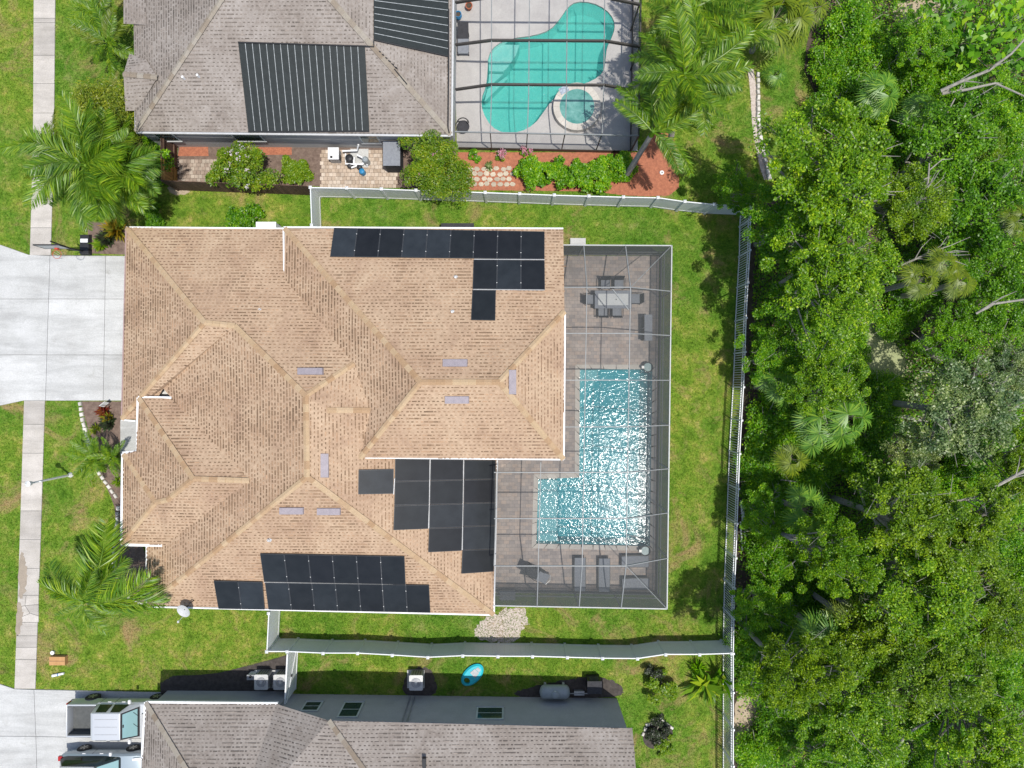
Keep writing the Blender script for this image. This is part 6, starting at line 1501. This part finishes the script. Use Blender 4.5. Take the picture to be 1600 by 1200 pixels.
queen_palm(U(1060, 40), U(1085, 15, 5.0), 'queen palm crown cut by the top edge', ring_d(16, 8), 1.05, group='queen palms by the kidney pool')
queen_palm(U(1120, 110), U(1130, 60, 4.4), 'queen palm with drooping fronds over the gravel path', ring_d(13, 15), 1.0, pale=(5,), group='queen palms by the kidney pool')
# wind-swept palm beside the sidewalk: bushy crown
queen_palm(U(165, 275), U(140, 262, 4.6), 'wind blown queen palm crown covering the sidewalk by the driveway', shag=True, dirs=[(180, 20, .9), (160, 0, .95), (140, 25, .9), (200, 10, .95), (215, 30, .9), (120, -10, .8), (90, 20, .7), (60, 30, .85), (35, 15, .95), (15, 25, 1), (-5, 10, 1), (-25, 20, 1), (-45, 5, 1), (-65, 25, .95), (-90, 10, .8), (-115, 20, .8), (240, 5, .8), (170, 45, .8), (-15, 50, .9), (40, 55, .8), (10, -15, .9), (-35, -20, .95), (225, -10, .75), (75, 5, .8), (185, -20, .8), (100, 45, .7), (-75, 45, .8), (300, -5, .85), (25, 40, 1.0), (-10, 30, .9), (150, 35, .9), (195, 40, .85), (5, 0, 1.0), (-55, 35, .9), (50, 10, .9), (70, 45, .8), (210, 0, .85), (130, 5, .9)], s=1.10, pale=(4, 9), group='palms of the front yards')
queen_palm(U(200, 290), U(192, 272, 4.0), 'wind blown queen palm nearest the wooden gate', ring_d(17, 71, -20, 45), s=.78, group='palms of the front yards', shag=True)
queen_palm(U(110, 262), U(92, 248, 4.2), 'wind blown queen palm leaning over the sidewalk slabs', ring_d(17, 83, -20, 45), s=.72, group='palms of the front yards', shag=True, pale=(3,))
queen_palm(U(155, 950), U(135, 938, 3.8), 'wind swept queen palm with long fronds reaching over the front roof', shag=True, dirs=[(16, 8, 1.12), (-4, 4, 1.06), (58, 5, 1.12), (78, 20, .85), (162, 5, .82), (140, 25, .66), (-100, 5, .42), (-80, 20, .46), (-125, 10, .42), (32, 20, .85), (48, 40, .55), (-65, -5, .40)], s=1.25, pale=(), group='palms of the front yards')
queen_palm(U(150, 716), U(150, 714, .8), 'low dark green palm clump in front of the entry', ring_d(15, 31, 0, 50), .50, group='palms of the front yards', tr=.08)
queen_palm(U(180, 716), U(178, 714, .9), 'low palm clump between entry stones and front wall', ring_d(12, 37, 0, 50), .42, group='palms of the front yards', tr=.08)
queen_palm(U(175, 85), U(172, 70, 1.8), 'feathery palm in front of the grey house entry', ring_d(15, 51, -10, 55), .62, pale=(1, 4, 8), group='palms of the front yards', tr=.09)
queen_palm(U(160, 28), U(158, 22, 1.5), 'feathery palm by the red mulch at the top edge', ring_d(13, 57, -10, 55), .55, pale=(2,), group='palms of the front yards', tr=.09)

# ---- garden shrubs and small trees
def shrub(name, label, cat, x, y, z, r, h, n, ls, mat, seed, elong=2.0, flowers=None, stems=6, nclump=None, group=None, base=None, bark='bark'):
    """x, y: pixel of the crown middle; z: crown bottom; h: crown height"""
    rg = np.random.default_rng(seed); p = U(x, y, z + h * .6); b = base or Vector((p.x, p.y, 0)); t = thing(name, label, cat, (b.x, b.y, 0), group); WOFF[t.name] = Vector((0, 0, 0))
    o_ = Vector((p.x - b.x, p.y - b.y, 0)); C = crown_points(rg, r, h, nclump or 22); C[:, 2] += z; C[:, 0] += o_.x; C[:, 1] += o_.y
    P = clumpy(rg, C, rg.uniform(.22, .42, len(C)) * r, n, .7); V, Q = leaf_quads(P, ls * rg.uniform(.65, 1.3, n), rg, .8, elong)
    ob = bpy.data.objects.new('foliage', np_mesh('foliage', V, Q, mat)); link(ob, t)
    m = MB()
    for i in range(stems):
        c = Vector(C[rg.integers(0, len(C))]); m.tube([(rg.normal() * .05, rg.normal() * .05, 0), Vector((0, 0, 0)).lerp(c, .55) + Vector((rg.normal() * .08, rg.normal() * .08, .1)), c], [.045, .03, .012], 5, False)
    m.build('stem', bark, t)
    if flowers:
        fm, fn, fs = flowers; C2 = P[rg.integers(0, n, fn)]; C2 = C2[np.argsort(-C2[:, 2])[:max(4, fn // 2)]]
        PF = np.repeat(C2, 9, 0) + rg.normal(size=(len(C2) * 9, 3)) * .07 + np.array([0, 0, .08]); V, Q = leaf_quads(PF, np.full(len(PF), fs), rg, 1, 1.3)
        fo = bpy.data.objects.new('blossom', np_mesh('blossom', V, Q, fm)); link(fo, t)
    return t
shrub('crape_myrtle', 'crape myrtle with pale blossoms by the wooden fence', 'tree', 368, 258, 1.4, 1.40, 1.5, 8500, .15, 'leaf_myrtle', 201, 2.6, ('petal_pale', 26, .10), 10, 30, 'crape myrtles of the side yard')
shrub('crape_myrtle', 'crape myrtle overhanging the white fence beside the grey shed', 'tree', 675, 258, 1.6, 1.75, 1.7, 14000, .14, 'leaf_myrtle', 202, 2.8, ('petal_pink', 14, .09), 10, 34, 'crape myrtles of the side yard')
shrub('round_shrub', 'bright lime green round shrub by the wooden fence end', 'shrub', 460, 268, .1, .78, .8, 6500, .12, 'leaf_lime', 203, 1.5, None, 5, 44)
shrub('round_shrub', 'clipped green shrub against the garage eave', 'shrub', 378, 344, .1, .85, .8, 6000, .11, 'leaf_bright', 204, 1.6, None, 5, 44)
shrub('round_shrub', 'dark grey green shrub against the garage corner', 'shrub', 232, 340, .1, .85, .8, 2400, .16, 'leaf_dark', 205, 3.5, None, 6, 20)
for i, (x, y, r, lb) in enumerate([(828, 270, .85, 'leftmost green hedge bush south of the pool cage'), (866, 268, .80, 'green hedge bush second from the left'), (902, 272, .85, 'green hedge bush third from the left'), (934, 270, .80, 'green hedge bush fourth from the left'), (968, 258, .85, 'rightmost hedge bush under the leaning palm trunk')]):
    shrub('hedge_bush', lb, 'shrub', x, y, .15, r, 1.0, 5200, .13, 'leaf_bright', 210 + i, 1.7, None, 6, 40, 'hedge bushes south of the pool cage')
shrub('flowering_bush', 'small bush with crimson pink flowers by the pool cage', 'shrub', 783, 244, .05, .35, .5, 500, .11, 'leaf_bright', 220, 2, ('petal_pink', 30, .09), 4, 9)
shrub('flowering_bush', 'crimson pink flowering bush nearest the hedge', 'shrub', 820, 237, .05, .30, .5, 420, .11, 'leaf_bright', 221, 2, ('petal_pink', 26, .09), 4, 9)
shrub('flowering_bush', 'low green plant left of the pink bushes', 'shrub', 744, 240, .05, .38, .45, 620, .13, 'leaf_bright', 222, 2, None, 4, 10)
shrub('brush_tree', 'wispy light green tree with pale twigs by the grey house', 'tree', 158, 165, 1.3, 2.2, 1.6, 15000, .13, 'leaf_brush', 223, 3.0, None, 44, 70, bark='pale_bark')
shrub('brush_tree', 'dark leafy tree behind the wind blown palm beside the gate', 'tree', 225, 262, .8, 1.25, 1.6, 3600, .17, 'leaf_dark', 224, 2.2, None, 8, 24)
shrub('round_shrub', 'dark shrub in the angle of grey wall and wooden gate', 'shrub', 238, 214, .2, .55, .8, 1200, .13, 'leaf_dark', 225, 2, None, 5, 14)
shrub('round_shrub', 'yellow green loose shrub near the bottom right lawn', 'shrub', 1036, 1080, .1, .80, .9, 3600, .14, 'leaf_lime', 226, 1.8, None, 6, 18)
shrub('round_shrub', 'dark purple shrub left of the yellow green one', 'shrub', 1024, 1058, .1, .55, .7, 900, .13, 'leaf_plum', 227, 1.8, None, 6, 14)
shrub('round_shrub', 'rounded dark shrub with green skirt in the round bed', 'shrub', 1028, 1146, .05, .66, .7, 2000, .12, 'leaf_plum', 228, 1.8, None, 6, 22)
shrub('round_shrub', 'small green shrub below the round bed', 'shrub', 1036, 1166, .05, .6, .4, 1900, .13, 'leaf_lime', 229, 1.8, None, 4, 14)
def spiky(label, x, y, r, h, n, mat, seed, w_=.06, cat='plant', group=None, curve=.4):
    rg = np.random.default_rng(seed); p = U(x, y, h * .5); t = thing('spiky_plant', label, cat, (p.x, p.y, 0), group); V = []; Q = []
    for i in range(n):
        a = rg.random() * 2 * math.pi; el = rg.uniform(.2, 1.3); L = r * rg.uniform(.6, 1.1) / max(.35, math.cos(el)) ** .4; d = np.array([math.cos(a) * math.cos(el), math.sin(a) * math.cos(el), math.sin(el) * h / r]); s = np.array([-math.sin(a), math.cos(a), 0]); o_ = rg.normal(size=3) * [.12, .12, .05] * r; o_[2] = abs(o_[2])
        m1 = o_ + d * L * .55; tip = o_ + d * L * .95 + np.array([math.cos(a), math.sin(a), -curve]) * L * .25; b = len(V); ww = w_ * rg.uniform(.7, 1.3); tw = np.array([0, 0, rg.normal() * .4])
        V += [o_, m1 + (s + tw) * ww, tip, m1 - (s + tw) * ww]; Q.append([b, b + 1, b + 2, b + 3])
    ob = bpy.data.objects.new('leaves', np_mesh('leaves', np.array(V), np.array(Q), mat)); link(ob, t); m = MB(); m.tube([(0, 0, 0), (0, 0, h * .4)], [.05, .03], 6); WOFF[t.name] = Vector((0, 0, 0)); m.build('stem', 'bark', t)
spiky('golden leaved plant touching the garage corner', 178, 358, .60, .8, 130, 'leaf_gold', 301); spiky('plum coloured rosette plant beside the hoop base', 165, 371, .48, .6, 130, 'leaf_plum', 302); spiky('lime green spiky plant by the driveway edge', 155, 382, .42, .4, 90, 'leaf_lime', 303)
spiky('red and orange croton in the entry bed', 160, 643, .36, .5, 90, 'leaf_red', 304, .07); spiky('yellow leaved croton among the red ones', 168, 652, .30, .45, 60, 'leaf_gold', 305, .06); spiky('dark red croton at the bottom of the entry bed', 167, 661, .42, .5, 100, 'leaf_plum', 306, .07); spiky('grassy green plant beside the edging stones', 148, 671, .35, .3, 70, 'leaf_brush', 307, .03)
spiky('small green plant by the broken edging row', 183, 752, .35, .35, 60, 'leaf_lime', 308, .03); spiky('tiny green plant in the shaded front bed', 194, 880, .25, .3, 40, 'leaf_bright', 309, .04)
spiky('silvery rosette plant by the flagstones', 764, 259, .28, .25, 40, 'leaf_silver', 310, .04)
spiky('large plant with broad dark leaves by the fence corner', 1105, 1074, 1.15, 1.3, 46, 'palm_green', 311, .11, curve=.7)
spiky('broad leaved plant reaching over the picket fence', 1132, 1066, .75, 1.7, 14, 'leaf_bright', 312, .14); spiky('dark spiky bush on a gravel spot below the fence', 1092, 1046, .55, .7, 70, 'leaf_dark', 313, .04)
# big leaved climber, top right corner of the wood
for i, (x, y, lb) in enumerate([(1560, 40, 'big bright leaves of climber in the top right corner'), (1510, 62, 'big leaved climber left of the corner'), (1580, 100, 'big leaved climber above the bare branch'), (1480, 20, 'big leaved climber beside the dry litter')]):
    rg = np.random.default_rng(330 + i); p = U(x, y, 2.6); t = thing('climber', lb, 'climber', (p.x, p.y, 0), 'big leaved climbers'); n = 120
    P = rg.normal(size=(n, 3)) * [.8, .7, .5] + [0, 0, 2.6]; V, Q = leaf_quads(P, rg.uniform(.3, .62, n), rg, 1.3, 1.7); ob = bpy.data.objects.new('leaves', np_mesh('leaves', V, Q, 'leaf_bright')); link(ob, t)
    WOFF[t.name] = Vector((0, 0, 0)); m = MB(); m.tube([(0, 0, 0), (.2, .1, 1.4), (0, 0, 2.7)], [.08, .06, .03], 6); [m.tube([(0, 0, 2.2), Vector(P[j])], [.02, .008], 4, False) for j in range(14)]; m.build('vine', 'bark', t)
# bare limbs and logs
def limb(name, label, pts, r0, r1, twigs=0, seed=0, cat='branch', mat='pale_bark', group=None):
    P = [U3(q) for q in pts]; rg = random.Random(seed); o = thing(name, label, cat, (P[0].x, P[0].y, 0), group); n = len(P)
    MB().tube(P, [r0 + (r1 - r0) * i / (n - 1) for i in range(n)], 8).build('stem', mat, o)
    for k in range(twigs):
        i = rg.randrange(max(1, n // 3), n); s = P[i - 1].lerp(P[i], rg.random()); d = (P[i] - P[i - 1]).normalized(); e = s + d * rg.uniform(.4, 1.2) + Vector((rg.gauss(0, .5), rg.gauss(0, .5), rg.uniform(-.1, .5)))
        m = s.lerp(e, .5) + Vector((rg.gauss(0, .08), rg.gauss(0, .08), 0)); MB().tube([s, m, e], [min(r1, .035), min(r1, .035) * .7, .008], 5, False).build('twig', mat, o)
limb('bare_branch', 'long bare grey branch reaching in from the upper right', [(1470, 142, 5.2), (1500, 128, 5.6), (1545, 110, 6.0), (1580, 84, 6.4), (1620, 40, 6.8)], .085, .04, 4, 1); limb('bare_branch', 'lower fork of the long bare grey branch', [(1472, 146, 5.1), (1510, 140, 5.4), (1555, 130, 5.6), (1600, 150, 5.8)], .08, .035, 4, 2)
limb('bare_branch', 'forked bare limb at the right edge of the lower wood', [(1465, 783, 5.6), (1500, 782, 5.8), (1530, 774, 6.0), (1565, 755, 6.2), (1620, 725, 6.5)], .04, .09, 9, 3); limb('bare_branch', 'curved bare limb near the bottom edge', [(1412, 1200, 4.0), (1402, 1170, 4.6), (1415, 1148, 5.0), (1440, 1132, 5.2)], .09, .05, 3, 4)
limb('bare_branch', 'pale forked twigs in the large round crown', [(1415, 335, 5.6), (1440, 310, 6.4), (1450, 285, 7.0), (1452, 255, 7.4)], .06, .03, 10, 5); limb('bare_branch', 'tangle of bare pale twigs above the yellow palms', [(1395, 420, 4.8), (1430, 405, 5.4), (1460, 390, 5.8), (1485, 405, 6.0)], .06, .03, 16, 6)
limb('bare_branch', 'thin bare limb at the right edge above the pond', [(1525, 490, 5.2), (1550, 475, 5.5), (1600, 468, 5.8)], .06, .05, 4, 7); limb('fallen_log', 'pale log lying below the pond', [(1330, 648, .5), (1370, 647, .6), (1420, 652, .7), (1450, 660, .8)], .14, .08, 3, 8, 'log')
limb('fallen_log', 'broken weathered stump beside the pond', [(1432, 528, .5), (1450, 545, .5), (1470, 562, .4)], .38, .26, 2, 9, 'log', 'bark'); limb('fallen_log', 'grey log showing between dark crowns lower right', [(1425, 1045, 3.2), (1455, 1046, 3.4), (1500, 1060, 3.5)], .16, .12, 2, 10, 'log', 'bark')
rg = random.Random(4); p = U(1340, 925, .5); t = thing('stick_heap', 'heap of bare brown sticks in the lower wood', 'sticks', (p.x, p.y, 0)); WOFF[t.name] = Vector((0, 0, 0))
for k in range(46):
    a = rg.random() * 6.28; c = Vector((rg.gauss(0, .55), rg.gauss(0, .7), rg.uniform(.2, 3.0))); d = Vector((math.cos(a), math.sin(a), rg.uniform(-.3, .5))) * rg.uniform(.4, 1.0); MB().tube([c - d, c, c + d], [.02, .016, .006], 5, False).build('stick', 'bark', t)

# ------------------------------------------------------------------ grass blades on the open lawn
rng = np.random.default_rng(77)
n = 700000; X = rng.uniform(-29, 18, n); Y = rng.uniform(-21.5, 21.5, n)
keep = np.ones(n, bool)
for L in NO_GRASS + [wall_l, wl, wl1, wl2]:
    xs = [p[0] for p in L]; ysv = [p[1] for p in L]; bb = (X > min(xs)) & (X < max(xs)) & (Y > min(ysv)) & (Y < max(ysv)) & keep
    idx = np.nonzero(bb)[0]; keep[idx[inpoly(X[idx], Y[idx], L)]] = False
for q in (qd for qd in (seams_a, seams_b)):
    L = px([(wx(y)[0], y) for y in q] + [(wx(y)[1], y) for y in q[::-1]]); idx = np.nonzero(keep)[0]; keep[idx[inpoly(X[idx], Y[idx], L)]] = False
X, Y = X[keep], Y[keep]; n = len(X); a = rng.uniform(0, 2 * math.pi, n); hgt = rng.uniform(.03, .075, n); ln = rng.uniform(.03, .10, n); wd = rng.uniform(.008, .02, n)
ca, sa = np.cos(a), np.sin(a); b0 = np.stack([X - sa * wd, Y + ca * wd, np.full(n, .0)], 1); b1_ = np.stack([X + sa * wd, Y - ca * wd, np.full(n, .0)], 1); tp = np.stack([X + ca * ln, Y + sa * ln, hgt], 1)
V = np.stack([b0, b1_, tp], 1).reshape(-1, 3); o = bpy.data.objects.new('lawn_grass', np_mesh('lawn_grass', V, np.arange(3 * n).reshape(n, 3), 'grass_blade', True)); link(o); tag(o, 'short green grass blades of the lawns', 'grass', kind='stuff')
